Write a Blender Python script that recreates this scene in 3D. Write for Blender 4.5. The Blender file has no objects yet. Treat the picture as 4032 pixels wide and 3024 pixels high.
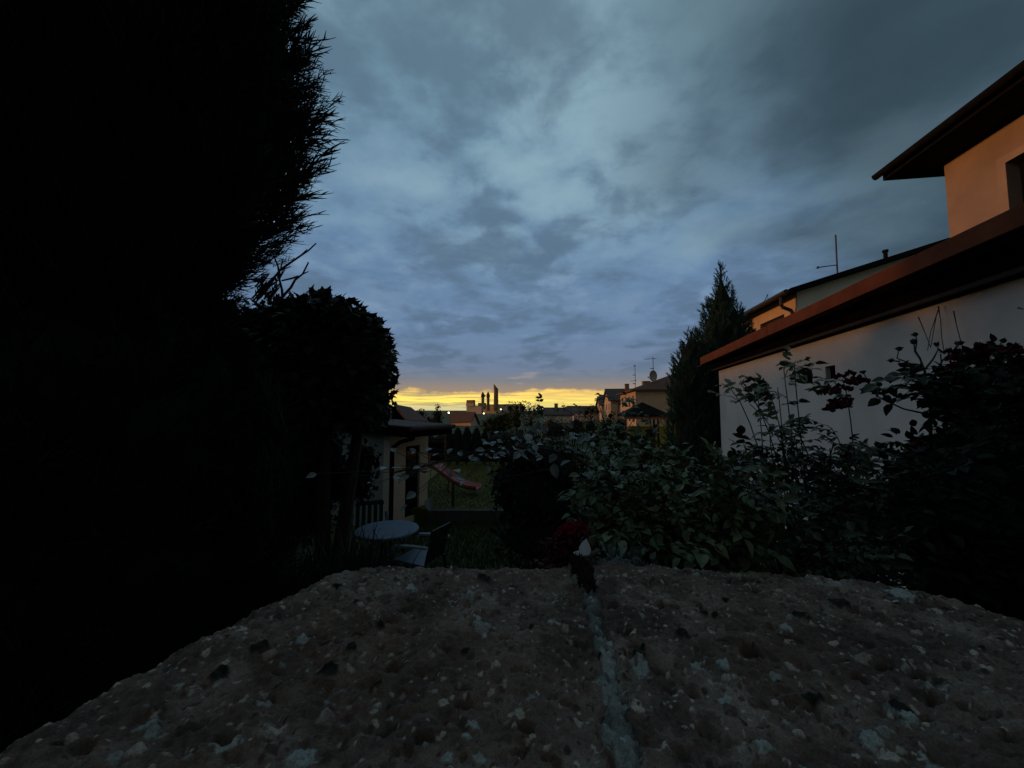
import bpy, math, random
import numpy as np
from mathutils import Vector, Matrix, noise as mnoise

S = bpy.context.scene
COL = S.collection
R = math.radians
rng = np.random.default_rng(7)
random.seed(7)

# ------------------------------------------------------------------ camera
H = 2.45                       # eye height above the garden, phone resting on the wall
PITCH = R(3.9)
F = 1514.0                     # focal length in photo pixels (4032 wide)
cam_d = bpy.data.cameras.new("camera")
cam = bpy.data.objects.new("camera", cam_d)
COL.objects.link(cam)
cam.location = (0, 0, H)
cam.rotation_euler = (R(90) + PITCH, 0, 0)
cam_d.sensor_width = 36.0
cam_d.lens = 36.0 * F / 4032.0
cam_d.clip_start = 0.01
cam_d.clip_end = 6000
S.camera = cam
CAM = Vector((0, 0, H))

def ray(px, py):
    u = (px - 2016.0) / F
    v = (1512.0 - py) / F
    c, s = math.cos(PITCH), math.sin(PITCH)
    return Vector((u, c - v * s, s + v * c))

def at(px, py, Y):
    """point of the place seen at a pixel of the photo, Y metres ahead"""
    d = ray(px, py)
    return CAM + d * (Y / d.y)

def on_plane(px, py, p0, n):
    d = ray(px, py)
    return CAM + d * ((Vector(p0) - CAM).dot(n) / d.dot(n))

# ------------------------------------------------------------------ world: dusk cloud deck over a clear sunset slot
SUN_AZ = R(-80.0)              # low on the left, behind the big conifers
SUN_EL = R(4.0)
W = bpy.data.worlds.new("World")
S.world = W
W.use_nodes = True
wt = W.node_tree
wt.nodes.clear()
WL = wt.links.new

def wn(kind, **kw):
    n = wt.nodes.new(kind)
    for k, v in kw.items():
        setattr(n, k, v)
    return n

def plug(sock, v):
    if hasattr(v, "is_output"):
        WL(v, sock)
    else:
        sock.default_value = v

def m_(op, a, b=0.0, c=0.0):
    n = wn("ShaderNodeMath", operation=op)
    plug(n.inputs[0], a); plug(n.inputs[1], b); plug(n.inputs[2], c)
    return n.outputs[0]

def smooth(v, lo, hi, a=0.0, b=1.0):
    n = wn("ShaderNodeMapRange", interpolation_type="SMOOTHSTEP")
    plug(n.inputs["Value"], v); plug(n.inputs["From Min"], lo); plug(n.inputs["From Max"], hi)
    plug(n.inputs["To Min"], a); plug(n.inputs["To Max"], b)
    return n.outputs[0]

def mixc(f, a, b, mode="MIX"):
    n = wn("ShaderNodeMix", data_type="RGBA", blend_type=mode)
    plug(n.inputs[0], f); plug(n.inputs[6], a); plug(n.inputs[7], b)
    return n.outputs[2]

def vec(x, y, z):
    n = wn("ShaderNodeCombineXYZ")
    plug(n.inputs[0], x); plug(n.inputs[1], y); plug(n.inputs[2], z)
    return n.outputs[0]

def wnoise(v, scale, detail=6.0, rough=0.55, dist=0.0):
    n = wn("ShaderNodeTexNoise")
    n.inputs["Scale"].default_value = scale
    n.inputs["Detail"].default_value = detail
    n.inputs["Roughness"].default_value = rough
    n.inputs["Distortion"].default_value = dist
    WL(v, n.inputs["Vector"])
    return n.outputs["Fac"]

tc = wn("ShaderNodeTexCoord")
sep = wn("ShaderNodeSeparateXYZ")
WL(tc.outputs["Generated"], sep.inputs[0])
X_, Y_, Z_ = sep.outputs
AZ = m_("ARCTAN2", X_, Y_)
inv = m_("DIVIDE", 1.0, m_("ADD", m_("MAXIMUM", Z_, 0.0), 0.16))
QX, QY = m_("MULTIPLY", X_, inv), m_("MULTIPLY", Y_, inv)
Q = vec(QX, QY, 0.0)
big = wnoise(vec(m_("ADD", QX, 4.3), QY, 1.7), 0.75, 4.0, 0.5, 0.3)
mid = wnoise(vec(QX, m_("ADD", QY, 2.0), 0.4), 2.0, 6.0, 0.52, 0.12)
fine = wnoise(vec(QX, QY, 3.1), 4.4, 6.0, 0.55, 0.15)
ramp = wn("ShaderNodeValToRGB")
WL(Z_, ramp.inputs[0])
cr = ramp.color_ramp
stops = [(0.0, (.36, .27, .20)), (.052, (.30, .225, .17)), (.078, (.185, .20, .235)), (.11, (.148, .203, .305)), (.2, (.128, .207, .345)),
         (.42, (.120, .217, .355)), (.62, (.136, .248, .345)), (.8, (.14, .25, .305)), (1.0, (.13, .23, .29))]
cr.elements[0].position, cr.elements[0].color = stops[0][0], (*stops[0][1], 1)
cr.elements[1].position, cr.elements[1].color = stops[-1][0], (*stops[-1][1], 1)
for p, c in stops[1:-1]:
    e = cr.elements.new(p); e.color = (*c, 1)
base = ramp.outputs[0]
# brighter thin patches and purple-grey rags of cloud
lift = m_("MULTIPLY", smooth(big, .35, .68), smooth(Z_, .12, .5))
thin = m_("MULTIPLY", smooth(mid, .50, .74), smooth(Z_, .10, .5))
col = mixc(m_("MULTIPLY", lift, .36), base, (.24, .37, .45, 1))
col = mixc(m_("MULTIPLY", thin, .60), col, (.27, .41, .485, 1))
rags = m_("MULTIPLY", smooth(m_("ADD", m_("MULTIPLY", mid, .52), m_("MULTIPLY", fine, .48)), .54, .40), smooth(Z_, .05, .14))
col = mixc(m_("MULTIPLY", rags, .62), col, (.078, .126, .183, 1))
wisp = m_("MULTIPLY", smooth(fine, .52, .72), smooth(Z_, .08, .3))
col = mixc(m_("MULTIPLY", wisp, .38), col, (.25, .36, .46, 1))
hi = m_("MULTIPLY", smooth(m_("ABSOLUTE", m_("SUBTRACT", AZ, .10)), .55, .05), smooth(m_("ABSOLUTE", m_("SUBTRACT", Z_, .56)), .26, .04))
col = mixc(m_("MULTIPLY", m_("MULTIPLY", hi, smooth(fine, .36, .62)), .60), col, (.26, .40, .47, 1))
# storm cloud right, partly painted lens vignette, and dimmer sky away from the sunset
rightdark = smooth(m_("ADD", m_("ADD", AZ, m_("MULTIPLY", m_("SUBTRACT", big, .5), .9)), m_("MULTIPLY", Z_, .10)), .40, .94)
slate = mixc(smooth(mid, .35, .66), (.028, .052, .072, 1), (.058, .098, .124, 1))
col = mixc(m_("MULTIPLY", rightdark, .95), col, slate)
leftdark = smooth(AZ, -.20, -1.9)
col = mixc(m_("MULTIPLY", leftdark, .35), col, (.045, .075, .10, 1))
back = smooth(m_("ABSOLUTE", AZ), 1.35, 2.2)
col = mixc(m_("MULTIPLY", m_("MULTIPLY", back, smooth(Z_, .97, .75)), .55), col, (.12, .125, .12, 1))
# clear slot along the horizon: yellow light with thin dark streaks
sv = vec(m_("MULTIPLY", AZ, 5.0), m_("MULTIPLY", Z_, 95.0), 0.0)
streak = wnoise(sv, 1.15, 7.0, .60, .5)
edge_n = wnoise(vec(m_("MULTIPLY", AZ, 9.0), m_("MULTIPLY", Z_, 14.0), 5.0), 1.0, 5.0, .6, .2)
top = m_("ADD", .0475, m_("MULTIPLY", m_("SUBTRACT", edge_n, .5), .062))
slot = smooth(Z_, m_("ADD", top, .0080), m_("SUBTRACT", top, .0050))
azf = m_("MULTIPLY", smooth(AZ, .62, .20), smooth(AZ, -2.0, -1.3))
slot = m_("MULTIPLY", m_("MULTIPLY", slot, azf), smooth(AZ, .36, .04, .62, 1.0))
glow = mixc(smooth(Z_, .022, .045), (1.12, .86, .17, 1), (1.08, .70, .15, 1))
pale = m_("MULTIPLY", smooth(Z_, .021, .006), smooth(AZ, .30, -.05))
glow = mixc(m_("MULTIPLY", pale, .72), glow, (.47, .48, .34, 1))
dk = smooth(streak, .55, .43)
dk = m_("MULTIPLY", dk, smooth(AZ, .16, -.10, .45, 1.0))
glow = mixc(m_("MULTIPLY", dk, .72), glow, (.37, .30, .17, 1))
col = mixc(slot, col, glow)
# warm wash just above the slot
wash = m_("MULTIPLY", m_("MULTIPLY", smooth(Z_, .105, .04), azf), m_("SUBTRACT", 1.0, slot))
col = mixc(m_("MULTIPLY", wash, .10), col, (.45, .33, .20, 1))
# little peach rags above it
pe = wnoise(vec(m_("MULTIPLY", AZ, 7.0), m_("MULTIPLY", Z_, 26.0), 9.0), 1.0, 5.0, .6, .6)
peach = m_("MULTIPLY", m_("MULTIPLY", smooth(pe, .60, .70), m_("MULTIPLY", smooth(Z_, .05, .065), smooth(Z_, .13, .085))), azf)
col = mixc(m_("MULTIPLY", peach, .45), col, (.40, .33, .30, 1))
# earthward half: dark
col = mixc(smooth(Z_, 0.0, -.02), col, (.012, .014, .012, 1))
sky = wn("ShaderNodeTexSky", sky_type="NISHITA")
sky.sun_disc = False
sky.sun_elevation = SUN_EL
sky.sun_rotation = SUN_AZ
bg1 = wn("ShaderNodeBackground"); WL(col, bg1.inputs[0]); bg1.inputs[1].default_value = 1.07
bg2 = wn("ShaderNodeBackground"); WL(sky.outputs[0], bg2.inputs[0]); bg2.inputs[1].default_value = 0.0015
add = wn("ShaderNodeAddShader"); WL(bg1.outputs[0], add.inputs[0]); WL(bg2.outputs[0], add.inputs[1])
outw = wn("ShaderNodeOutputWorld"); WL(add.outputs[0], outw.inputs[0])

# ------------------------------------------------------------------ sun: the low glow through the slot
sl = bpy.data.lights.new("sun", "SUN")
sl.energy = 0.85
sl.angle = R(5)
sl.color = (1.0, .50, .17)
so = bpy.data.objects.new("sun", sl)
COL.objects.link(so)
sd = Vector((math.sin(SUN_AZ) * math.cos(SUN_EL), math.cos(SUN_AZ) * math.cos(SUN_EL), math.sin(SUN_EL)))
so.rotation_euler = sd.to_track_quat("Z", "Y").to_euler()
so.location = sd * 50

S.view_settings.view_transform = "Standard"
S.view_settings.look = "None"
S.view_settings.exposure = 0.0
S.view_settings.gamma = 1.0
S.cycles.max_bounces = 5
S.cycles.diffuse_bounces = 3
S.cycles.glossy_bounces = 2
S.cycles.transparent_max_bounces = 4
S.cycles.use_denoising = True
S.cycles.sample_clamp_indirect = 4.0

# ------------------------------------------------------------------ helpers
def tag(o, label=None, cat=None, group=None, kind=None):
    if label: o["label"] = label
    if cat: o["category"] = cat
    if group: o["group"] = group
    if kind: o["kind"] = kind
    return o

def thing(name, label, cat, loc=(0, 0, 0), group=None):
    o = bpy.data.objects.new(name, None)
    o.empty_display_size = .2
    COL.objects.link(o)
    o.location = loc
    return tag(o, label, cat, group)

def raw_mesh(name, V, polys, smooth_=False):
    """V (n,3); polys: list of int arrays (k, nverts)"""
    V = np.asarray(V, np.float32).reshape(-1, 3)
    me = bpy.data.meshes.new(name)
    polys = [np.asarray(p, np.int32) for p in polys if len(p)]
    me.vertices.add(len(V)); me.vertices.foreach_set("co", V.ravel())
    nl = sum(p.size for p in polys); nf = sum(len(p) for p in polys)
    me.loops.add(nl); me.polygons.add(nf)
    me.loops.foreach_set("vertex_index", np.concatenate([p.ravel() for p in polys]))
    starts, tot = [], 0
    for p in polys:
        k = p.shape[1]
        starts.append(tot + np.arange(len(p)) * k); tot += p.size
    me.polygons.foreach_set("loop_start", np.concatenate(starts).astype(np.int32))
    me.polygons.foreach_set("use_smooth", np.full(nf, smooth_, bool))
    me.update(calc_edges=True)
    me.validate()
    return me

class MB:
    def __init__(self):
        self.V, self.P, self.n = [], {}, 0
    def add(self, V, polys):
        V = np.asarray(V, float).reshape(-1, 3)
        for p in polys:
            p = np.asarray(p, np.int64)
            if len(p):
                self.P.setdefault(p.shape[1], []).append(p + self.n)
        self.V.append(V); self.n += len(V)
    def quad(self, a, b, c, d):
        self.add([a, b, c, d], [[[0, 1, 2, 3]]])
    def tri(self, a, b, c):
        self.add([a, b, c], [[[0, 1, 2]]])
    def hexa(self, P8):
        """8 corners: bottom ring 0-3, top ring 4-7"""
        self.add(P8, [[[3, 2, 1, 0], [4, 5, 6, 7], [0, 1, 5, 4], [1, 2, 6, 5], [2, 3, 7, 6], [3, 0, 4, 7]]])
    def box(self, fr, s, o, z):
        (a, b), (c, d), (e, f) = s, o, z
        self.hexa([fr(a, c, e), fr(b, c, e), fr(b, d, e), fr(a, d, e), fr(a, c, f), fr(b, c, f), fr(b, d, f), fr(a, d, f)])
    def tube(self, pts, rad, n=6, cap=True):
        pts = [Vector(p) for p in pts]
        if not hasattr(rad, "__len__"):
            rad = [rad] * len(pts)
        V = []
        up = Vector((0.13, 0.31, 1.0)).normalized()
        for i, p in enumerate(pts):
            t = (pts[min(i + 1, len(pts) - 1)] - pts[max(i - 1, 0)])
            t = t.normalized() if t.length > 1e-9 else Vector((0, 0, 1))
            a = t.cross(up)
            if a.length < .05:
                a = t.cross(Vector((1, 0, 0)))
            a.normalize(); b = t.cross(a)
            for k in range(n):
                an = 2 * math.pi * k / n
                V.append(p + (a * math.cos(an) + b * math.sin(an)) * rad[i])
        Q4 = []
        for i in range(len(pts) - 1):
            for k in range(n):
                Q4.append((i * n + k, i * n + (k + 1) % n, (i + 1) * n + (k + 1) % n, (i + 1) * n + k))
        polys = [Q4]
        self.add(V, polys)
        if cap:
            m = len(pts) - 1
            self.add([V[k] for k in range(n)], [[list(range(n - 1, -1, -1))]])
            self.add([V[m * n + k] for k in range(n)], [[list(range(n))]])
    def lathe(self, prof, c, n=24):
        c = Vector(c); V = []
        for r, z in prof:
            for k in range(n):
                a = 2 * math.pi * k / n
                V.append((c.x + r * math.cos(a), c.y + r * math.sin(a), c.z + z))
        Q4 = [(i * n + k, i * n + (k + 1) % n, (i + 1) * n + (k + 1) % n, (i + 1) * n + k) for i in range(len(prof) - 1) for k in range(n)]
        self.add(V, [Q4])
    def ball(self, c, r, n=8, sq=(1, 1, 1)):
        c = Vector(c)
        prof = [(max(1e-4, math.sin(math.pi * i / n)), -math.cos(math.pi * i / n)) for i in range(n + 1)]
        V = []
        for a, z in prof:
            for k in range(n + 2):
                an = 2 * math.pi * k / (n + 2)
                V.append((c.x + r * sq[0] * a * math.cos(an), c.y + r * sq[1] * a * math.sin(an), c.z + r * sq[2] * z))
        m = n + 2
        self.add(V, [[(i * m + k, i * m + (k + 1) % m, (i + 1) * m + (k + 1) % m, (i + 1) * m + k) for i in range(n) for k in range(m)]])
    def inst(self, tmpl, M, P):
        """instance a template (V, polys) with matrices M (n,3,3) and offsets P (n,3)"""
        V, polys = tmpl
        n = len(P)
        VV = np.einsum("nij,vj->nvi", M, V) + P[:, None, :]
        off = (np.arange(n) * len(V))
        self.add(VV.reshape(-1, 3), [(np.asarray(p)[None] + off[:, None, None]).reshape(-1, np.asarray(p).shape[1]) for p in polys if len(p)])
    def build(self, name, mat, parent=None, smooth_=False):
        V = np.concatenate(self.V) if self.V else np.zeros((0, 3))
        if parent is not None:
            V = V - np.array(parent_origin(parent))
        me = raw_mesh(name, V, [np.concatenate(v) for v in self.P.values()], smooth_)
        o = bpy.data.objects.new(name, me)
        me.materials.append(mat)
        COL.objects.link(o)
        if parent is not None:
            o.parent = parent
        return o

def parent_origin(p):
    t = Vector((0, 0, 0))
    while p is not None:
        t = t + p.location
        p = p.parent
    return t

def frame(origin, heading):
    """local (s along heading, o outward = to the left of it, z) -> world"""
    d = Vector((math.sin(heading), math.cos(heading), 0))
    n = Vector((-math.cos(heading), math.sin(heading), 0))
    o = Vector((origin[0], origin[1], 0))
    f = lambda s, q, z: o + d * s + n * q + Vector((0, 0, z))
    f.d, f.n, f.o = d, n, o
    return f

def wall_holes(mb, fr, s, z, o, holes):
    """wall slab in a frame between s0..s1, z0..z1, o0(in)..o1(out) with rectangular holes (s0,s1,z0,z1)"""
    ss = sorted({s[0], s[1], *[h[0] for h in holes], *[h[1] for h in holes]})
    zs = sorted({z[0], z[1], *[h[2] for h in holes], *[h[3] for h in holes]})
    for i in range(len(ss) - 1):
        for j in range(len(zs) - 1):
            cs, cz = (ss[i] + ss[i + 1]) / 2, (zs[j] + zs[j + 1]) / 2
            if any(h[0] < cs < h[1] and h[2] < cz < h[3] for h in holes):
                continue
            mb.quad(fr(ss[i], o[1], zs[j]), fr(ss[i + 1], o[1], zs[j]), fr(ss[i + 1], o[1], zs[j + 1]), fr(ss[i], o[1], zs[j + 1]))
            mb.quad(fr(ss[i], o[0], zs[j]), fr(ss[i], o[0], zs[j + 1]), fr(ss[i + 1], o[0], zs[j + 1]), fr(ss[i + 1], o[0], zs[j]))
    for a, b, c, d in list(holes) + [(s[0], s[1], z[0], z[1])]:
        mb.quad(fr(a, o[0], c), fr(b, o[0], c), fr(b, o[1], c), fr(a, o[1], c))
        mb.quad(fr(a, o[0], d), fr(b, o[0], d), fr(b, o[1], d), fr(a, o[1], d))
        mb.quad(fr(a, o[0], c), fr(a, o[0], d), fr(a, o[1], d), fr(a, o[1], c))
        mb.quad(fr(b, o[0], c), fr(b, o[0], d), fr(b, o[1], d), fr(b, o[1], c))

# ------------------------------------------------------------------ materials
def mat(name, c, rough=.8, c2=None, scale=8.0, amt=1.0, bump=0.0, bscale=None, detail=5.0, spec=.3, metal=0.0, emit=None, trans=0.0):
    m = bpy.data.materials.new(name)
    m.use_nodes = True
    nt = m.node_tree
    b = nt.nodes["Principled BSDF"]
    b.inputs["Base Color"].default_value = (*c, 1)
    b.inputs["Roughness"].default_value = rough
    b.inputs["Specular IOR Level"].default_value = spec
    b.inputs["Metallic"].default_value = metal
    t = nt.nodes.new("ShaderNodeTexCoord")
    if c2 is not None:
        n = nt.nodes.new("ShaderNodeTexNoise")
        n.inputs["Scale"].default_value = scale
        n.inputs["Detail"].default_value = detail
        n.inputs["Roughness"].default_value = .62
        nt.links.new(t.outputs["Object"], n.inputs["Vector"])
        r = nt.nodes.new("ShaderNodeMapRange")
        r.inputs["From Min"].default_value = .35
        r.inputs["From Max"].default_value = .65
        r.inputs["To Max"].default_value = amt
        nt.links.new(n.outputs["Fac"], r.inputs["Value"])
        x = nt.nodes.new("ShaderNodeMix"); x.data_type = "RGBA"
        x.inputs[6].default_value = (*c, 1); x.inputs[7].default_value = (*c2, 1)
        nt.links.new(r.outputs[0], x.inputs[0])
        nt.links.new(x.outputs[2], b.inputs["Base Color"])
    if bump:
        n2 = nt.nodes.new("ShaderNodeTexNoise")
        n2.inputs["Scale"].default_value = bscale or scale * 4
        n2.inputs["Detail"].default_value = 4
        nt.links.new(t.outputs["Object"], n2.inputs["Vector"])
        bp = nt.nodes.new("ShaderNodeBump")
        bp.inputs["Strength"].default_value = bump
        bp.inputs["Distance"].default_value = .01
        nt.links.new(n2.outputs["Fac"], bp.inputs["Height"])
        nt.links.new(bp.outputs[0], b.inputs["Normal"])
    if emit:
        b.inputs["Emission Color"].default_value = (*emit[0], 1)
        b.inputs["Emission Strength"].default_value = emit[1]
    if trans:
        b.inputs["Transmission Weight"].default_value = trans
    return m

def leaf_mat(name, c, c2, rough=.45, spec=.45, third=None):
    """leaf colour varies from leaf to leaf (random per island)"""
    m = bpy.data.materials.new(name)
    m.use_nodes = True
    nt = m.node_tree
    b = nt.nodes["Principled BSDF"]
    b.inputs["Roughness"].default_value = rough
    b.inputs["Specular IOR Level"].default_value = spec
    g = nt.nodes.new("ShaderNodeNewGeometry")
    r = nt.nodes.new("ShaderNodeValToRGB")
    e = r.color_ramp.elements
    e[0].color, e[1].color = (*c, 1), (*c2, 1)
    if third:
        k = e.new(.9); k.color = (*c2, 1)
        e[-1].color = (*third, 1)
    nt.links.new(g.outputs["Random Per Island"], r.inputs[0])
    nt.links.new(r.outputs[0], b.inputs["Base Color"])
    return m

# ------------------------------------------------------------------ numpy noise
def vnoise(x, y, seed=0):
    t = np.random.default_rng(seed).random((256, 256))
    xi, yi = np.floor(x).astype(int), np.floor(y).astype(int)
    fx, fy = x - xi, y - yi
    fx, fy = fx * fx * (3 - 2 * fx), fy * fy * (3 - 2 * fy)
    a, b = t[xi % 256, yi % 256], t[(xi + 1) % 256, yi % 256]
    c, d = t[xi % 256, (yi + 1) % 256], t[(xi + 1) % 256, (yi + 1) % 256]
    return (a * (1 - fx) + b * fx) * (1 - fy) + (c * (1 - fx) + d * fx) * fy

def fbm(x, y, seed=0, oct=5, gain=.5):
    s, a, tot = 0, 1.0, 0
    for i in range(oct):
        s = s + a * vnoise(x * 2 ** i + 17.3 * i, y * 2 ** i + 5.1 * i, seed + i)
        tot += a; a *= gain
    return s / tot

# ------------------------------------------------------------------ foliage templates
def rot_from(dirs, ups):
    """matrices whose columns are x=dir, y, z~up"""
    d = dirs / np.linalg.norm(dirs, axis=1, keepdims=True)
    y = np.cross(ups, d)
    l = np.linalg.norm(y, axis=1, keepdims=True)
    y = np.where(l < 1e-3, np.array([[0, 1, 0]]), y / np.maximum(l, 1e-6))
    z = np.cross(d, y)
    return np.stack([d, y, z], axis=2)

def leaf_tmpl(w=.30, fold=.10, droop=.18, twist=0.0):
    """oval pointed leaf along +X, length 1, folded on its midrib"""
    ts = [.18, .45, .72]
    ws = [w * .78, w, w * .66]
    V = [(0, 0, 0)]
    for t, ww in zip(ts, ws):
        z = -droop * t * t
        V += [(t, ww, z + fold * ww / w), (t, 0, z), (t, -ww, z + fold * ww / w)]
    V.append((1.0, 0, -droop))
    T = [(0, 2, 1), (0, 3, 2), (7, 8, 10), (8, 9, 10)]
    Q4 = [(1, 2, 5, 4), (2, 3, 6, 5), (4, 5, 8, 7), (5, 6, 9, 8)]
    V = np.array(V)
    if twist:
        a = twist * V[:, 0]
        y, z = V[:, 1] * np.cos(a) - V[:, 2] * np.sin(a), V[:, 1] * np.sin(a) + V[:, 2] * np.cos(a)
        V[:, 1], V[:, 2] = y, z
    return V, [T, Q4]

def lobed_tmpl(droop=.2):
    """five-lobed vine leaf, stalk at the origin, length about 1"""
    out = [(0, 0), (-.10, .22), (.08, .30), (.05, .52), (.30, .36), (.48, .50), (.55, .24), (1.0, 0.0),
           (.55, -.24), (.48, -.50), (.30, -.36), (.05, -.52), (.08, -.30), (-.10, -.22)]
    V = [(x, y, -droop * x * x - .18 * y * y + .10 * abs(y)) for x, y in out] + [(.25, 0, .02)]
    c = len(out)
    return np.array(V), [[(c, i, (i + 1) % c) for i in range(c)]]

def merge(parts):
    V, P, n = [], {}, 0
    for v, polys in parts:
        for p in polys:
            p = np.asarray(p)
            if len(p):
                P.setdefault(p.shape[1], []).append(p + n)
        V.append(v); n += len(v)
    return np.concatenate(V), [np.concatenate(x) for x in P.values()]

def placed(t, M, P, s=1.0):
    return (t[0] * s) @ np.asarray(M).T + np.asarray(P), t[1]

def compound_tmpl(g, nl=5, spread=1.0):
    """rose leaf: leaflets in pairs on a stalk along +X, whole length about 1"""
    parts = []
    m = MB()
    pts = [Vector((t, .02 * math.sin(t * 5), -.16 * t * t)) for t in (0, .3, .6, .75)]
    m.tube(pts, [.012, .011, .009, .007], 3, False)
    parts.append((np.concatenate(m.V), [np.concatenate(v) for v in m.P.values()]))
    pos = [(.30, 1), (.30, -1), (.55, 1), (.55, -1), (.74, 0)] if nl == 5 else [(.25, 1), (.25, -1), (.45, 1), (.45, -1), (.62, 1), (.62, -1), (.76, 0)]
    for t, sd_ in pos:
        a = sd_ * (1.0 + .25 * g.standard_normal()) * spread
        d = np.array([[math.cos(a), math.sin(a), -.12 + .28 * g.standard_normal()]])
        u = np.array([[.25 * g.standard_normal(), .25 * g.standard_normal(), 1.0]])
        M = rot_from(d, u)[0]
        s = (.36 if sd_ else .42) * (.85 + .3 * g.random())
        parts.append(placed(leaf_tmpl(.30 + .06 * g.random(), .08 + .08 * g.random(), .1 + .3 * g.random()), M, (t, 0, -.16 * t * t), s))
    return merge(parts)

def spray_tmpl(g, nside=10, seg=5, L=1.0, r=.017, sides=4, bumpy=.25):
    """scaly conifer spray along +X, curving up"""
    m = MB()
    def stem(p0, d, l, rr, sg):
        pts, p, dd = [], Vector(p0), Vector(d).normalized()
        for i in range(sg + 1):
            pts.append(p.copy())
            dd = (dd + Vector((g.normal(0, .09), g.normal(0, .09), .05 + g.normal(0, .07)))).normalized()
            p = p + dd * (l / sg)
        rad = [rr * (1 - .55 * i / sg) * (1 + bumpy * g.standard_normal()) for i in range(sg)] + [rr * .25]
        m.tube(pts, rad, sides, False)
        return pts
    main = stem((0, 0, 0), (1, 0, .1), L, r, seg + 2)
    for i in range(nside):
        t = .12 + .8 * i / nside
        q = main[int(t * (len(main) - 1))]
        sg_ = 1 if i % 2 else -1
        a = sg_ * (.38 + .22 * g.random())
        roll = g.normal(0, .5)
        d = Vector((math.cos(a), math.sin(a) * math.cos(roll), math.sin(a) * math.sin(roll) + .15))
        l = L * (.48 - .30 * t) * (.7 + .6 * g.random())
        sub = stem(q, d, l, r * .8, seg)
        if l > .2 * L:
            b = a * .2 + sg_ * -.5
            stem(sub[len(sub) // 2], (math.cos(b), math.sin(b), .2), l * .45, r * .7, max(2, seg - 2))
    return np.concatenate(m.V), [np.concatenate(v) for v in m.P.values()]

def lump(mb, fn, nu=36, nv=28):
    """closed lumpy body: fn(u in 0..1 round, v in 0..1 up) -> point"""
    V = [fn(i / nu, j / nv) for j in range(nv + 1) for i in range(nu)]
    Q4 = [(j * nu + i, j * nu + (i + 1) % nu, (j + 1) * nu + (i + 1) % nu, (j + 1) * nu + i) for j in range(nv) for i in range(nu)]
    mb.add(V, [Q4])
# ================================================================== SETTING: ground
M = {}
M["grass"] = mat("lawn_grass", (.030, .046, .014), .9, (.055, .075, .020), 3.0, bump=.6, bscale=60)
M["lawn"] = mat("lawn_mown", (.07, .085, .018), .9, (.10, .115, .025), 2.0, bump=.6, bscale=70)
M["soil"] = mat("bed_soil", (.028, .022, .016), .95, (.05, .04, .03), 6.0, bump=.8)
mb = MB()
g = np.concatenate([-np.geomspace(3000, 2, 26), np.linspace(-1.5, 1.5, 4), np.geomspace(2, 3000, 26)])
gx, gy = np.meshgrid(g, g + 8)
nn = len(g)
ii = np.arange(nn * nn).reshape(nn, nn)
mb.add(np.stack([gx.ravel(), gy.ravel(), np.zeros(nn * nn)], 1), [np.stack([ii[:-1, :-1], ii[:-1, 1:], ii[1:, 1:], ii[1:, :-1]], -1).reshape(-1, 4)])
tag(mb.build("ground", M["grass"]), kind="structure")

lawn_z = .26
mb = MB()
fl = frame((0, 8.65), R(90))
wl = frame((-2.4, 8.62), R(90))
mb.hexa([(-3.2, 8.74, 0), (2.4, 8.74, 0), (2.8, 18, 0), (-5, 18, 0), (-3.2, 8.74, lawn_z), (2.4, 8.74, lawn_z), (2.8, 18, lawn_z), (-5, 18, lawn_z)])
tag(mb.build("lawn", M["lawn"]), kind="structure")

M["kerb"] = mat("terrace_concrete", (.055, .052, .045), .9, (.09, .085, .075), 9.0, bump=.5)
mb = MB()
mb.box(wl, (.55, 3.4), (-.115, .0), (0, lawn_z + .02))
o = mb.build("low_wall", M["kerb"])
tag(o, "low concrete retaining wall along the front edge of the slide's lawn", "low wall")

# grass blades on the mown terrace and on the garden floor by the table (nobody could count them)
gg = np.random.default_rng(3)
def blades(n, x, y, z, h, name, m):
    P = np.stack([gg.uniform(*x, n), gg.uniform(*y, n), np.full(n, z)], 1)
    b = (np.array([(-.006, 0, 0), (.006, 0, 0), (.002, .25 * 1, 1.0)]) * np.array([1, .06, 1]), [np.array([[0, 1, 2]])])
    a = gg.uniform(0, 6.28, n); s = h * gg.uniform(.5, 1.3, n)
    Mx = np.zeros((n, 3, 3))
    Mx[:, 0, 0] = np.cos(a); Mx[:, 1, 0] = np.sin(a); Mx[:, 0, 1] = -np.sin(a) * s * 12; Mx[:, 1, 1] = np.cos(a) * s * 12
    Mx[:, 2, 2] = s
    k = MB(); k.inst(b, Mx, P)
    return tag(k.build(name, m), kind="stuff")
M["blade"] = leaf_mat("grass_blade", (.035, .055, .015), (.075, .10, .025), .7, .2)
M["lawn_blade"] = leaf_mat("lawn_blade", (.075, .095, .020), (.13, .145, .035), .75, .15)
blades(42000, (-2.6, 1.6), (8.76, 16.0), lawn_z, .035, "lawn_grass", M["lawn_blade"])
blades(24000, (-2.6, .9), (4.3, 8.5), 0, .07, "garden_grass", M["blade"])

# ================================================================== BUILDINGS
M["white_render"] = mat("white_render", (.86, .72, .64), .95, (.72, .585, .51), 1.0, bump=.25, bscale=120)
M["red_metal"] = mat("red_flashing", (.23, .062, .028), .85, (.17, .045, .020), 5.0, bump=.05, spec=.08)
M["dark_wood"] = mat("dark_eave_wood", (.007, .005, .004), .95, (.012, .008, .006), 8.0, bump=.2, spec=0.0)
M["batten"] = mat("eave_batten", (.055, .030, .018), .8, (.035, .02, .012), 9.0)
M["hole"] = mat("vent_painted_shade", (.006, .006, .007), .95, spec=0.0)
M["apricot"] = mat("apricot_render", (.50, .30, .20), .95, (.38, .225, .15), 1.1, bump=.25, bscale=90)
M["apricot_trim"] = mat("apricot_trim", (.54, .33, .22), .9, (.44, .265, .18), 3.0)
M["glass_dark"] = mat("window_glass_dark", (.012, .013, .016), .08, spec=.5)
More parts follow.
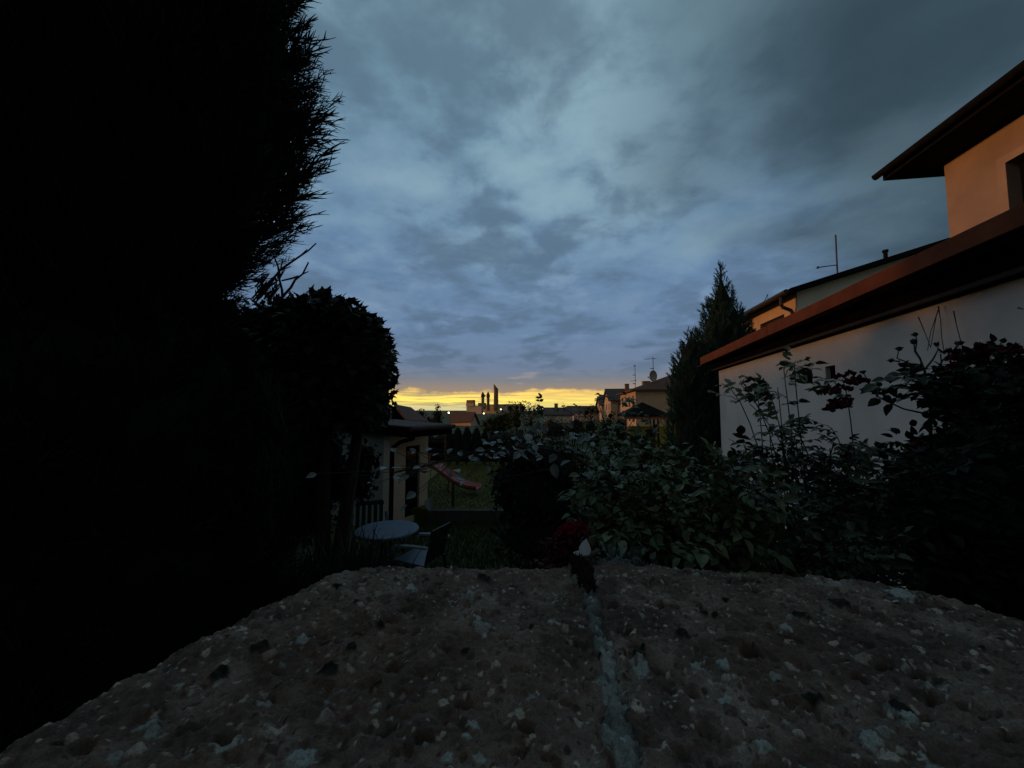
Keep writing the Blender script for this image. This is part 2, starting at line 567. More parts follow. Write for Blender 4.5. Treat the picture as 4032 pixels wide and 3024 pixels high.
M["glass_far"] = mat("window_glass_far", (.02, .018, .018), .25, spec=.4)
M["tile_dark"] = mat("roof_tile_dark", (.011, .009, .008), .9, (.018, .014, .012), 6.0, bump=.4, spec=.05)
M["tile_red"] = mat("roof_tile_red", (.16, .070, .045), .85, (.10, .048, .035), 4.0, bump=.3)
M["tile_brown"] = mat("roof_tile_brown", (.10, .062, .050), .85, (.065, .043, .038), 4.0, bump=.3)
M["copper"] = mat("gutter_brown", (.055, .026, .018), .5, (.035, .018, .014), 6.0)
M["grey_render"] = mat("grey_render", (.85, .76, .58), .95, (.76, .67, .50), 1.2, bump=.2, bscale=80)
M["warm_lit_render"] = mat("warm_lit_render", (.74, .44, .25), .95, (.64, .37, .20), 1.2)  # orange evening light put into the wall colour
M["cream_render"] = mat("cream_render", (.72, .63, .48), .95, (.62, .53, .40), 1.4, bump=.2, bscale=90)
M["pale_grey"] = mat("pale_grey_render", (.36, .37, .34), .95, (.29, .30, .27), 1.4, bump=.2, bscale=90)
M["brick"] = mat("old_brick", (.42, .21, .10), .9, (.30, .15, .07), 2.0)
M["stone_wall"] = mat("maltings_stone", (.62, .46, .33), .9, (.5, .36, .25), .5)
M["cowl"] = mat("cowl_metal", (.035, .045, .040), .6, (.05, .055, .045), 1.0)
M["galv"] = mat("galvanised_metal", (.10, .12, .15), .55, (.07, .085, .11), 20.0)
M["dish"] = mat("dish_white", (.40, .33, .26), .6)
M["white_frame"] = mat("white_window_frame", (.55, .52, .48), .6)
M["timber"] = mat("gazebo_timber", (.42, .24, .12), .8, (.28, .15, .07), 12.0)
M["timber_dark"] = mat("gazebo_dark_post", (.04, .026, .018), .8)

def window(parent, fr, s, z, o, face="side", frame_m=None, depth=.05):
    """window on the side wall (plane o) or front wall (plane s=o, running along o)"""
    f = (lambda a, b, c: fr(a, o + b, c)) if face == "side" else (lambda a, b, c: fr(o - b, a, c))
    w = .07
    k = MB()
    for (a, b), (c, d) in (((s[0], s[1]), (z[0], z[0] + w)), ((s[0], s[1]), (z[1] - w, z[1])),
                           ((s[0], s[0] + w), (z[0] + w, z[1] - w)), ((s[1] - w, s[1]), (z[0] + w, z[1] - w)),
                           (((s[0] + s[1]) / 2 - .03, (s[0] + s[1]) / 2 + .03), (z[0] + w, z[1] - w))):
        k.box(f, (a, b), (.003, depth), (c, d))
    win = k.build("window", frame_m or M["white_frame"], parent)
    k = MB()
    k.box(f, (s[0] + .02, s[1] - .02), (.002, .02), (z[0] + .02, z[1] - .02))
    k.build("pane", M["glass_far"], win)
    return win

def gable_roof(fr, L, Wd, ez, rz, ov=.35, th=.14, axis="s", t0=0.0):
    """two slabs; ridge along s (gable faces front) or along o"""
    k = MB()
    if axis == "s":
        mid = -Wd / 2
        dz = (rz - ez) / (Wd / 2)
        for sg in (1, -1):
            e, zz = (ov, ez - dz * ov) if sg == 1 else (-Wd - ov, ez - dz * ov)
            k.hexa([fr(-ov, e, zz), fr(L + ov, e, zz), fr(L + ov, mid, rz), fr(-ov, mid, rz),
                    fr(-ov, e, zz + th), fr(L + ov, e, zz + th), fr(L + ov, mid, rz + th), fr(-ov, mid, rz + th)])
    else:
        mid = L / 2
        dz = (rz - ez) / (L / 2)
        for sg in (1, -1):
            e, zz = (-ov, ez - dz * ov) if sg == 1 else (L + ov, ez - dz * ov)
            k.hexa([fr(e, ov, zz), fr(e, -Wd - ov, zz), fr(mid, -Wd - ov, rz), fr(mid, ov, rz),
                    fr(e, ov, zz + th), fr(e, -Wd - ov, zz + th), fr(mid, -Wd - ov, rz + th), fr(mid, ov, rz + th)])
    return k

def house_body(fr, L, Wd, ez, rz, axis="s"):
    k = MB()
    k.box(fr, (0, L), (-Wd, 0), (0, ez))
    if axis == "s":
        for s in (0, L):
            k.tri(fr(s, 0, ez), fr(s, -Wd, ez), fr(s, -Wd / 2, rz))
    else:
        for q in (0, -Wd):
            k.tri(fr(0, q, ez), fr(L, q, ez), fr(L / 2, q, rz))
    return k

def chimney(parent, fr, s, o, z0, z1, w=.5, m=None):
    k = MB()
    k.box(fr, (s, s + w), (o - w, o), (z0, z1))
    k.box(fr, (s - .05, s + w + .05), (o - w - .05, o + .05), (z1, z1 + .1))
    return k.build("chimney", m or M["brick"], parent)

# ---------------------------------------------------------------- flat-roofed garage with red edge
gp = at(2830, 1462, 9.4)
fg = frame(gp, R(11.5))
WT = gp.z                                     # top of the visible wall
root = thing("garage", "low white rendered garage with a red metal flat roof edge", "garage", fg.o)
v1 = on_plane(3249, 1444, fg.o, fg.n); v2 = on_plane(3291, 1490, fg.o, fg.n)
s_of = lambda p: (Vector((p.x, p.y, 0)) - fg.o).dot(fg.d)
u1 = on_plane(3160, 1462, fg.o, fg.n); u2 = on_plane(3200, 1508, fg.o, fg.n)
holes = [(s_of(v2), s_of(v1), v2.z, v1.z), (s_of(u2), s_of(u1), u2.z, u1.z)]
mb = MB()
wall_holes(mb, fg, (-12.5, 0), (0, WT + .19), (-.22, 0), holes)
mb.box(fg, (-12.5, -.23), (-1.75, -1.55), (0, WT + .19))
mb.box(fg, (-.22, 0), (-1.75, -.222), (0, WT + .19))
mb.build("wall", M["white_render"], root)
for h in holes:
    k = MB()
    k.box(fg, (h[0] - .03, h[1] + .03), (-.26, -.222), (h[2] - .03, h[3] + .03))
    k.box(fg, (h[0] + .001, h[1] - .001), (-.22, -.015), (h[3] - .008, h[3] - .001)); k.box(fg, (h[0] + .001, h[1] - .001), (-.22, -.015), (h[2] + .001, h[2] + .008))
    k.box(fg, (h[0] + .001, h[0] + .008), (-.22, -.015), (h[2] + .009, h[3] - .009)); k.box(fg, (h[1] - .008, h[1] - .001), (-.22, -.06), (h[2] + .009, h[3] - .009))
    k.build("vent", M["hole"], root)  # black liner and backing: the shade inside the vent is put into colour
mb = MB()
mb.box(fg, (-12.8, .28), (-1.9, .30), (WT + .195, WT + .36))
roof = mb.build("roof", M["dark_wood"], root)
mb = MB()                                     # red flashing in lengths, with seams
for i in range(7):
    a = .30 - i * 1.9
    o1 = .335 + .004 * (i % 2)
    lift_ = lambda s: WT + .20 + .045 * min(1, max(0, (.3 - s) / 7))
    mb.hexa([fg(a - 1.897, o1, lift_(a - 1.897)), fg(a, o1, lift_(a)), fg(a, .302, lift_(a)), fg(a - 1.897, .302, lift_(a - 1.897)),
             fg(a - 1.897, o1, WT + .385), fg(a, o1, WT + .385), fg(a, .302, WT + .385), fg(a - 1.897, .302, WT + .385)])
mb.box(fg, (.302, .335), (-1.9, .30), (WT + .20, WT + .385))
mb.build("flashing", M["red_metal"], roof)
mb = MB()
mb.box(fg, (-12.6, .10), (.003, .085), (WT + .012, WT + .19))
mb.build("frieze_board", M["dark_wood"], root)
mb = MB()
mb.box(fg, (-12.6, .16), (.088, .125), (WT + .02, WT + .055))
mb.build("batten", M["batten"], root)
mb = MB()
mb.box(fg, (.20, .60), (.30, .345), (WT + .165, WT + .195))
mb.build("drip_edge", M["batten"], root)

# ---------------------------------------------------------------- apricot house
ap = at(3717, 653, 5.6)
fa = frame(ap, R(7.9))
EZ = ap.z
root = thing("apricot_house", "tall apricot rendered house with deep dark eaves, rising over the garage", "house", fa.o)
pa = on_plane(3968, 640, fa.o, fa.n)
sa = (Vector((pa.x, pa.y, 0)) - fa.o).dot(fa.d)
hole = (sa - 1.25, sa, pa.z - 1.55, pa.z)
mb = MB()
wall_holes(mb, fa, (-9, 0), (0, EZ), (-.30, 0), [hole])
mb.box(fa, (-9, -.30), (-7.2, -7.0), (0, EZ))
mb.box(fa, (-.30, 0), (-7.2, -.302), (0, EZ))
mb.box(fa, (-9.2, -9.002), (-7.2, 0), (0, EZ))
mb.build("wall", M["apricot"], root)
k = MB()
bw = .10
for (a, b), (c, d) in (((hole[0] - bw, hole[1] + bw), (hole[3], hole[3] + bw)), ((hole[0] - bw, hole[0]), (hole[2], hole[3])),
                       ((hole[1], hole[1] + bw), (hole[2], hole[3])), ((hole[0] - bw - .05, hole[1] + bw + .05), (hole[2] - .09, hole[2]))):
    k.box(fa, (a, b), (.002, .03), (c, d))
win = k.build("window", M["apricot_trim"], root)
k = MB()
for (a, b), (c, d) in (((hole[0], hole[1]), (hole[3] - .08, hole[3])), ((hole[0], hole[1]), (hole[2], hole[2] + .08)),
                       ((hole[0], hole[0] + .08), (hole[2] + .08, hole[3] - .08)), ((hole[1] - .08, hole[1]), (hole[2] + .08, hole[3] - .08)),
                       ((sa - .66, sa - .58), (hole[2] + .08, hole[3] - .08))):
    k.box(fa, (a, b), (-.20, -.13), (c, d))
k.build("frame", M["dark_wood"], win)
k = MB()
k.box(fa, (hole[0], hole[1]), (-.215, -.202), (hole[2], hole[3]))
k.build("pane", M["glass_dark"], win)
mb = MB()                                     # hipped roof with tile courses stepping at the eave
ov, st = .56, .36
ridge_z = EZ + .12 + 4.2 * .62
k1 = MB()
pts = [(-9.5, ov), (st, ov), (st, -7.7), (-9.5, -7.7)]
r1, r2 = (-5.2, -3.6), (-3.6, -3.6)
E = [fa(s, q, EZ + .03) for s, q in pts]
E2 = [fa(s, q, EZ + .17) for s, q in pts]
T1, T2 = fa(r1[0], r1[1], ridge_z), fa(r2[0], r2[1], ridge_z)
k1.quad(E[3], E[2], E[1], E[0])
for i in range(4):
    k1.quad(E[i], E[(i + 1) % 4], E2[(i + 1) % 4], E2[i])
k1.quad(E2[0], E2[1], T2, T1)
k1.quad(E2[2], E2[3], T1, T2)
k1.tri(E2[1], E2[2], T2)
k1.tri(E2[3], E2[0], T1)
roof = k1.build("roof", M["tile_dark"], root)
k = MB()
for i in range(34):                           # tile noses along the eave
    a = st - .02 - i * .285
    k.box(fa, (a - .26, a), (ov - .02, ov + .035), (EZ + .172, EZ + .205))
k.build("tile_course", M["tile_dark"], roof)
k = MB()
n8 = 8
ring = [(ov + .075 + .055 * math.cos(math.pi + math.pi * i / n8), EZ + .15 + .075 * math.sin(math.pi + math.pi * i / n8)) for i in range(n8 + 1)]
V = [fa(s, q, z) for s in (st + .05, -9.5) for q, z in ring]
k.add(V, [[(i, i + 1, n8 + 2 + i, n8 + 1 + i) for i in range(n8)], [list(range(n8 + 1))]])
k.build("gutter", M["tile_dark"], root)

# ---------------------------------------------------------------- grey gabled house behind
hp = at(3137, 1150, 12.0)
fh = frame(hp, R(7.9))
hz = hp.z
root = thing("grey_gabled_house", "house with pale grey gable and side wall coloured as orange-lit behind the garage", "house", fh.o)
q1 = on_plane(3740, 945, fh(-.1, 0, 0), fh.d)
run = -(Vector((q1.x, q1.y, 0)) - fh.o).dot(fh.n)
slope = (q1.z - hz - .1) / run
Wd = 12.0
rz = hz + slope * Wd / 2
k = MB()
k.quad(fh(0, 0, 0), fh(0, -Wd, 0), fh(0, -Wd, hz), fh(0, 0, hz))
k.tri(fh(0, 0, hz), fh(0, -Wd, hz), fh(0, -Wd / 2, rz))
k.quad(fh(7, 0, 0), fh(7, 0, hz), fh(7, -Wd, hz), fh(7, -Wd, 0))
k.tri(fh(7, 0, hz), fh(7, -Wd / 2, rz), fh(7, -Wd, hz))
k.quad(fh(0, -Wd, 0), fh(7, -Wd, 0), fh(7, -Wd, hz), fh(0, -Wd, hz))
k.build("gable_wall", M["grey_render"], root)
pw1 = on_plane(2995, 1308, fh.o, fh.n); pw2 = on_plane(3088, 1236, fh.o, fh.n)
sw1 = (Vector((pw1.x, pw1.y, 0)) - fh.o).dot(fh.d); sw2 = (Vector((pw2.x, pw2.y, 0)) - fh.o).dot(fh.d)
wz2 = pw2.z
k = MB()
wall_holes(k, fh, (.003, 6.997), (0, hz), (-.3, .003), [(sw2, sw1, wz2 - 1.35, wz2)])
k.build("side_wall", M["warm_lit_render"], root)  # same house as the grey gable; its orange light is in the colour
k = MB()
for (a, b), (c, d) in (((sw2, sw1), (wz2 - .09, wz2)), ((sw2, sw2 + .09), (wz2 - 1.35, wz2 - .09)), ((sw1 - .09, sw1), (wz2 - 1.35, wz2 - .09)),
                       ((sw2 + .5, sw2 + .58), (wz2 - 1.35, wz2 - .09))):
    k.box(fh, (a, b), (-.2, -.13), (c, d))
win = k.build("window", M["copper"], root)
k = MB(); k.box(fh, (sw2, sw1), (-.23, -.21), (wz2 - 1.35, wz2)); k.build("pane", M["glass_dark"], win)
k = gable_roof(fh, 7, Wd, hz + .02, rz + .02, ov=.35, th=.13)
roof = k.build("roof", M["tile_dark"], root)
k = MB()
k.tube([fh(-.34, .48, hz - .06), fh(7.3, .48, hz - .06)], .075, 8)
k.build("gutter", M["copper"], root)
k = MB()
k.tube([fh(.05, .44, hz - .08), fh(.05, .44, hz - .38), fh(.06, .40, hz - .46), fh(.10, .14, hz - .56), fh(.10, .10, hz - .64), fh(.10, .10, .2)], .055, 8)
k.build("downpipe", M["copper"], root)
zr = lambda run_: hz + slope * run_ + .15
pa_ = on_plane(3296, 1062, fh(2.0, 0, 0), fh.d)
top_ = on_plane(3290, 925, fh(2.0, 0, 0), fh.d)
arm0 = on_plane(3298, 1043, fh(2.0, 0, 0), fh.d); arm1 = on_plane(3220, 1053, fh(2.0, 0, 0), fh.d)
k = MB()
k.tube([Vector((pa_.x, pa_.y, pa_.z - .6)), top_], .028, 6)
k.tube([arm0, arm1], .018, 6)
k.box(frame(arm1, R(7.9)), (-.03, .03), (-.03, .03), (arm1.z - .04, arm1.z + .03))
k.build("antenna", M["galv"], root)
pv = on_plane(3487, 1008, fh(.8, 0, 0), fh.d)
k = MB()
k.tube([Vector((pv.x, pv.y, pv.z - .35)), Vector((pv.x, pv.y, pv.z + .12))], .06, 8)
k.tube([Vector((pv.x, pv.y, pv.z + .125)), Vector((pv.x, pv.y, pv.z + .20))], .085, 8)
k.build("vent_pipe", M["tile_dark"], root)
k = MB()                                      # little roof hook at the eave
ph = on_plane(3060, 1165, fh.o, fh.n)
sh = (Vector((ph.x, ph.y, 0)) - fh.o).dot(fh.d)
k.tube([fh(sh, .3, hz + .1), fh(sh, .3, hz + .28), fh(sh + .25, .3, hz + .1)], .012, 5)
k.build("snow_guard", M["copper"], root)

# ---------------------------------------------------------------- terraced house with hip roof and aerials
tp = at(2502, 1540, 50.0)
ft = frame(tp, R(7.9))
tz = tp.z
root = thing("terraced_house", "orange lit terraced house with red hip roof, chimney and satellite dish", "house", ft.o)
k = MB(); k.box(ft, (0, 14), (-13, 0), (0, tz)); k.build("wall", M["warm_lit_render"], root)  # warm light on the terrace is put into this wall's colour
k = MB()
pts = [(-.6, .6), (14.6, .6), (14.6, -13.6), (-.6, -13.6)]
E = [ft(s, q, tz) for s, q in pts]; E2 = [ft(s, q, tz + .2) for s, q in pts]
T1, T2 = ft(6.2, -6.5, tz + 2.75), ft(8.6, -6.5, tz + 2.75)
k.quad(E[3], E[2], E[1], E[0])
for i in range(4):
    k.quad(E[i], E[(i + 1) % 4], E2[(i + 1) % 4], E2[i])
k.quad(E2[0], E2[1], T2, T1); k.quad(E2[2], E2[3], T1, T2); k.tri(E2[1], E2[2], T2); k.tri(E2[3], E2[0], T1)
roof = k.build("roof", M["tile_red"], root)
for s0 in (1.0, 4.2, 7.4, 10.6):
    window(root, ft, (s0, s0 + 1.3), (tz - 2.0, tz - .55), 0, frame_m=M["copper"])
    window(root, ft, (s0, s0 + 1.3), (.9, 2.4), 0, frame_m=M["copper"])
window(root, ft, (-5.2, -3.8), (1.0, 2.3), 0, "front")
pc = at(2533, 1520, 53)
chimney(root, frame(pc, R(7.9)), 0, 0, tz + .3, at(2533, 1503, 53).z, .95)
def aerial(px, y0, y1, Y, bars):
    k = MB()
    a, b = at(px, y0, Y), at(px, y1, Y)
    k.tube([Vector((a.x, a.y, b.z - 1.0)), a], .045, 5)
    for yy, w, tilt in bars:
        c = at(px, yy, Y)
        k.tube([Vector((c.x - w, c.y, c.z - tilt)), Vector((c.x + w * .4, c.y, c.z))], .03, 5)
        for j in range(4):
            xx = c.x - w + w * 1.2 * j / 3
            k.tube([Vector((xx, c.y - .25, c.z - .05)), Vector((xx, c.y + .25, c.z - .05))], .02, 4)
    return k.build("aerial", M["galv"], root)
aerial(2571, 1404, 1500, 53, [(1411, 1.2, .15), (1450, .35, 0)])
aerial(2500, 1436, 1526, 56, [(1440, .25, 0), (1476, .3, 0), (1498, .55, .1), (1510, .3, 0)])
k = MB()
dc = at(2566, 1482, 52.8)
V = []
for r_ in range(4):
    for a in range(14):
        an = 2 * math.pi * a / 14
        rr = .72 * r_ / 3
        V.append(dc + Vector((rr * .75 * math.cos(an) - .0, -.25 + .35 * (r_ / 3) ** 2 * -1, rr * 1.1 * math.sin(an))))
k.add(V, [[(i * 14 + j, i * 14 + (j + 1) % 14, (i + 1) * 14 + (j + 1) % 14, (i + 1) * 14 + j) for i in range(3) for j in range(14)]])
k.tube([dc + Vector((.1, -.25, -.7)), dc + Vector((-.75, -.9, -.25))], .03, 5)
k.ball(dc + Vector((-.8, -.92, -.2)), .12, 5)
k.tube([dc + Vector((0, -.2, 0)), dc + Vector((.2, .2, -.1))], .05, 5)
k.build("satellite_dish", M["dish"], root)

# houses further along the row
def row_house(name, label, px, py, Y, L, Wd, rise, wm, rm, heading=7.9, axis="o", wins=True, ch=True):
    p = at(px, py, Y)
    f = frame(p, R(heading))
    r_ = thing(name, label, "house", f.o, None)
    house_body(f, L, Wd, p.z, p.z + rise, axis).build("wall", wm, r_)
    rf = gable_roof(f, L, Wd, p.z + .02, p.z + rise + .02, .4, .18, axis).build("roof", rm, r_)
    if ch:
        chimney(rf, f, L * .35, -Wd * .35, p.z + rise * .3, p.z + rise + .9, .7, M["brick"])
    if wins:
        for t in (.15, .55):
            window(r_, f, (L * t, L * t + 1.3), (p.z - 1.8, p.z - .5), 0)
        window(r_, f, (-Wd * .6, -Wd * .35), (p.z - 2.1, p.z - .7), 0, "front")
    return r_, f, p
row_house("row_house", "pale gabled row house beyond the terraced house with the satellite dish", 2404, 1577, 68, 11, 9, 2.2, M["warm_lit_render"], M["tile_brown"])
r_, f_, p_ = row_house("balcony_house", "far row house whose balcony has a white barred railing", 2368, 1596, 84, 12, 9, 2.0, M["warm_lit_render"], M["tile_brown"])
k = MB()
for i in range(12):
    k.box(f_, (-1.4, -1.36), (-.2 - i * .28 - .05, -.2 - i * .28), (p_.z - 3.0, p_.z - 1.2))
k.box(f_, (-1.43, -1.33), (-3.5, -.1), (p_.z - 1.2, p_.z - 1.08))
k.box(f_, (-1.43, -.003), (-3.5, -.1), (p_.z - 3.15, p_.z - 3.0))
k.build("balcony", M["white_frame"], r_)
row_house("white_gable_cottage", "small distant house with a white gable end and dark red roof", 2219, 1622, 95, 12, 5.0, 1.3, M["white_render"], M["tile_red"], 70, "s", False, False)
row_house("brown_roof_house", "far house with a low brown roof silhouetted on the yellow horizon", 2142, 1634, 75, 9, 5.5, 1.3, M["cream_render"], M["tile_brown"], 8, "o", False, True)
row_house("orange_cottage", "small orange lit cottage at the far end of the row", 2285, 1628, 100, 8, 6, 1.4, M["warm_lit_render"], M["tile_red"], 7.9, "o", True, False)

# ---------------------------------------------------------------- far white gabled house on the left of the maltings
wp = at(1856, 1655, 60)
fw = frame(wp, R(-68))
root = thing("white_gabled_house", "house with pinkish white gable and orange lit front below the maltings", "house", fw.o)
Lw, Ww, wez, wrz = 4.3, 2.2, wp.z, at(1866, 1629, 60).z
# s runs to the left and away, the gable faces right of the camera
fw2 = frame(at(1853, 1655, 60), R(-82))
house_body(fw2, 3.2, 3.0, wez, wrz, "s").build("wall", M["warm_lit_render"], root) if False else None
gA, gB, gC = at(1853, 1672, 60), at(1881, 1668, 61.5), at(1866, 1629, 60.8)
eL, eR = at(1774, 1668, 63), at(1853, 1659, 60)
rL = at(1778, 1626, 65)
k = MB()
z0 = 0.0
dn = lambda p, z=0.0: Vector((p.x, p.y, z))
k.quad(dn(eR), dn(gB), gB, eR); k.tri(eR, gB, gC)
k.build("gable_wall", M["white_render"], root)
k = MB()
k.quad(dn(eL), dn(eR), eR, eL)
k.quad(dn(gB), dn(eL), eL, gB)
k.build("front_wall", M["warm_lit_render"], root)  # front coloured for the orange light on it, unlike the gable
k = MB()
th = Vector((0, 0, .25))
ovv = (eR - eL).normalized() * .35
e1, e2, r1_, r2_ = eL - ovv, eR + ovv - Vector((0, .3, .15)), rL - ovv, gC + ovv
b2 = gB + ovv + Vector((.15, 0, -.15)); b1 = eL + (gB - eR) - ovv
k.hexa([e1, e2, r2_, r1_, e1 + th, e2 + th, r2_ + th, r1_ + th])
k.hexa([r1_, r2_, b2, b1, r1_ + th, r2_ + th, b2 + th, b1 + th])
roof = k.build("roof", M["tile_red"], root)
k = MB(); pc = at(1791, 1620, 64.5)
k.box(frame(pc, 0), (0, .6), (-.6, 0), (rL.z - .6, pc.z + .1)); k.build("chimney", M["brick"], roof)
for t in (.25, .6):
    a = eL.lerp(eR, t); b = eL.lerp(eR, t + .12)
    k = MB()
    nrm = (eR - eL).cross(Vector((0, 0, 1))).normalized() * .04
    k.hexa([dn(a, 0.6) , dn(b, 0.6), dn(b, .6) + nrm, dn(a, .6) + nrm, dn(a, wez - .4), dn(b, wez - .4), dn(b, wez - .4) + nrm, dn(a, wez - .4) + nrm])
    k.build("window", M["glass_far"], root)

# neighbour's gabled roof just behind the garden shed
root = thing("gabled_house", "house with a reddish roof slope and dark gable behind the garden shed", "house", dn(at(1600, 1650, 26)))
A, B, C_ = at(1536, 1668, 25), at(1612, 1664, 24.5), at(1562, 1603, 25)
D, E_ = at(1690, 1668, 31), at(1618, 1612, 31)
k = MB()
k.quad(dn(A), dn(B), B, A); k.tri(A, B, C_)
k.quad(dn(B), dn(D), D, B)
k.build("wall", M["dark_wood"], root)
k = MB()
th = Vector((0, 0, .18)); g_ = (A - D).normalized() * .3
k.hexa([B + g_, D, E_, C_ + g_, B + g_ + th, D + th, E_ + th, C_ + g_ + th])
A2 = A + (E_ - C_)
k.hexa([C_ + g_, E_, A2, A + g_, C_ + g_ + th, E_ + th, A2 + th, A + g_ + th])
k.build("roof", M["tile_red"], root)

# ---------------------------------------------------------------- maltings with kiln cowls on the skyline
MY = 260.0
root = thing("maltings", "long stone maltings with a square tower and three kiln chimneys on the skyline", "maltings", dn(at(1950, 1600, MY)))
def slab(nm, x0, x1, y0, y1, m, dY=0, dep=8, par=None):
    a, b = at(x0, y1, MY + dY), at(x1, y0, MY + dY)
    k = MB()
    fm = frame(((a.x + b.x) / 2, a.y), R(90 + 38))          # fronts turned to the left, towards the low sun
    w_ = (b.x - a.x) / 2 / math.cos(R(38))
    k.box(fm, (-w_, w_), (-dep * .3, 0), (a.z, b.z))
    return k.build(nm, m, par or root)
slab("main_hall", 1874, 2058, 1596, 1650, M["stone_wall"], 2, 14)
slab("low_wing", 1841, 1905, 1600, 1650, M["stone_wall"], -4, 6)
slab("tower", 1841, 1873, 1588, 1600, M["stone_wall"], -3.5, 6)
slab("tower_top", 1842, 1872.5, 1575, 1588, M["brick"], -3.4, 5.6)
slab("kiln_block", 1887, 1915, 1586, 1612, M["apricot"], -4.5, 5)
slab("hall_roof", 1915, 2062, 1592, 1596, M["tile_brown"], 1, 16)
def stack(cx, w, y0, y1, m, dY):
    c0, c1 = at(cx, y1, MY + dY), at(cx, y0, MY + dY)
    r0 = w / 2 * MY / F
    k = MB(); k.lathe([(r0 * 1.12, c0.z - 2), (r0 * 1.0, (c0.z + c1.z) / 2), (r0 * .96, c1.z), (.01, c1.z)], (c0.x, c0.y, 0), 14)
    return k.build("chimney", m, root), c1, r0
for cx, y0, yb, lean in ((1901, 1566, 1590, 1), (1922, 1566, 1606, 0)):
    ch_, c1, r0 = stack(cx, 11.5, y0, yb, M["brick"], -3 if lean else -1)
    k = MB()
    k.lathe([(r0 * .95, c1.z), (r0 * 1.30, c1.z + .5), (r0 * 1.15, c1.z + 2.2), (r0 * .55, c1.z + 3.3), (.05, c1.z + 4.4)], (c1.x, c1.y, 0), 12)
    if lean:
        k.hexa([(c1.x + .5, c1.y - .6, c1.z + .4), (c1.x + 2.0, c1.y - .6, c1.z + 1.0), (c1.x + 2.0, c1.y + .6, c1.z + 1.0), (c1.x + .5, c1.y + .6, c1.z + .4),
                (c1.x + .4, c1.y - .6, c1.z + 2.0), (c1.x + 1.9, c1.y - .6, c1.z + 1.7), (c1.x + 1.9, c1.y + .6, c1.z + 1.7), (c1.x + .4, c1.y + .6, c1.z + 2.0)])
    k.build("cowl", M["cowl"], ch_)
ch_, c1, r0 = stack(1953, 17.5, 1531, 1598, M["brick"], -2)
k = MB()
n = 14
V = [(c1.x + r0 * 1.05 * math.cos(2 * math.pi * i / n), c1.y + r0 * 1.05 * math.sin(2 * math.pi * i / n), c1.z) for i in range(n)]
V += [(c1.x - r0 * .15 + r0 * .9 * math.cos(2 * math.pi * i / n), c1.y + r0 * .9 * math.sin(2 * math.pi * i / n), c1.z + 1.9 - 1.7 * math.cos(2 * math.pi * i / n)) for i in range(n)]
k.add(V, [[(i, (i + 1) % n, n + (i + 1) % n, n + i) for i in range(n)], [list(range(n, 2 * n))]])
k.build("cowl", M["brick"], ch_)

# ---------------------------------------------------------------- lit street lamps in the town
M["lamp_glow"] = mat("lamp_glow", (.9, .8, .6), .5, emit=((1.0, .78, .40), 7.0))
M["lamp_post"] = mat("lamp_post_paint", (.16, .14, .11), .6)
def street_lamp(px, py, Y, size, label):
    p = at(px, py, Y)
    r_ = thing("street_lamp", label, "street lamp", (p.x, p.y, 0), "lit street lamps in the town")
    k = MB(); k.tube([(p.x + .15, p.y + .1, 0), (p.x + .15, p.y + .1, p.z - .1)], [.09, .05], 6)
    k.tube([(p.x + .15, p.y + .1, p.z - .12), (p.x, p.y, p.z - size * .6)], .04, 5)
    k.build("pole", M["lamp_post"], r_)
    k = MB(); k.ball(p, size, 6, (1, 1, .85)); k.build("lamp_head", M["lamp_glow"], r_)
street_lamp(1767, 1625, 58, .13, "lit street lamp on a pole beside the house with the white gable")
street_lamp(1905, 1628, 200, .36, "lit street lamp low in front of the maltings' kiln block")
street_lamp(1972, 1612, 220, .34, "lit street lamp in front of the maltings, right of the tallest chimney")
street_lamp(2037, 1616, 220, .36, "lit street lamp at the far end of the maltings' main hall")
street_lamp(2187, 1609, 150, .45, "brightest lit street lamp, between two roofs on the yellow horizon")

# ---------------------------------------------------------------- garden shed
sp = at(1535, 1740, 8.0)
fs = frame(sp, R(25))
root = thing("garden_shed", "low cream and grey rendered garden shed with dark eaves and downpipe", "shed", fs.o)
SZ = 2.0
k = MB()
wall_holes(k, fs, (.0, 1.28), (0, SZ), (0, .16), [(.50, .98, .12, 1.66)])
k.build("side_wall", M["cream_render"], root)
k = MB()
k.box(fs, (-.003, .16), (.162, 3.9), (0, SZ + .1)); k.box(fs, (.161, 1.28), (3.74, 3.9), (0, SZ + .1)); k.box(fs, (1.12, 1.28), (.162, 3.738), (0, SZ + .1))
k.build("front_wall", M["pale_grey"], root)
k = MB(); k.box(fs, (.50, .98), (.06, .12), (.12, 1.66)); dr = k.build("door", M["dark_wood"], root)
k = MB(); k.box(fs, (.58, .90), (.045, .058), (.95, 1.55)); k.build("pane", M["glass_dark"], dr)
k = MB()
a0, a1 = -.60, 4.2
zz = lambda q: 2.03 + (q - a0) * .055
k.hexa([fs(-.14, a0, zz(a0)), fs(1.34, a0, zz(a0)), fs(1.34, a1, zz(a1)), fs(-.14, a1, zz(a1)),
        fs(-.14, a0, zz(a0) + .10), fs(1.34, a0, zz(a0) + .10), fs(1.34, a1, zz(a1) + .10), fs(-.14, a1, zz(a1) + .10)])
roof = k.build("roof", M["tile_brown"], root)
k = MB()
k.hexa([fs(-.165, a0 - .02, zz(a0) - .12), fs(-.142, a0 - .02, zz(a0) - .12), fs(-.142, a1, zz(a1) - .12), fs(-.165, a1, zz(a1) - .12),
        fs(-.165, a0 - .02, zz(a0) + .07), fs(-.142, a0 - .02, zz(a0) + .07), fs(-.142, a1, zz(a1) + .07), fs(-.165, a1, zz(a1) + .07)])
k.box(fs, (-.141, 1.34), (a0 - .025, a0 - .002), (zz(a0) - .12, zz(a0) + .07))
k.build("fascia", M["dark_wood"], roof)
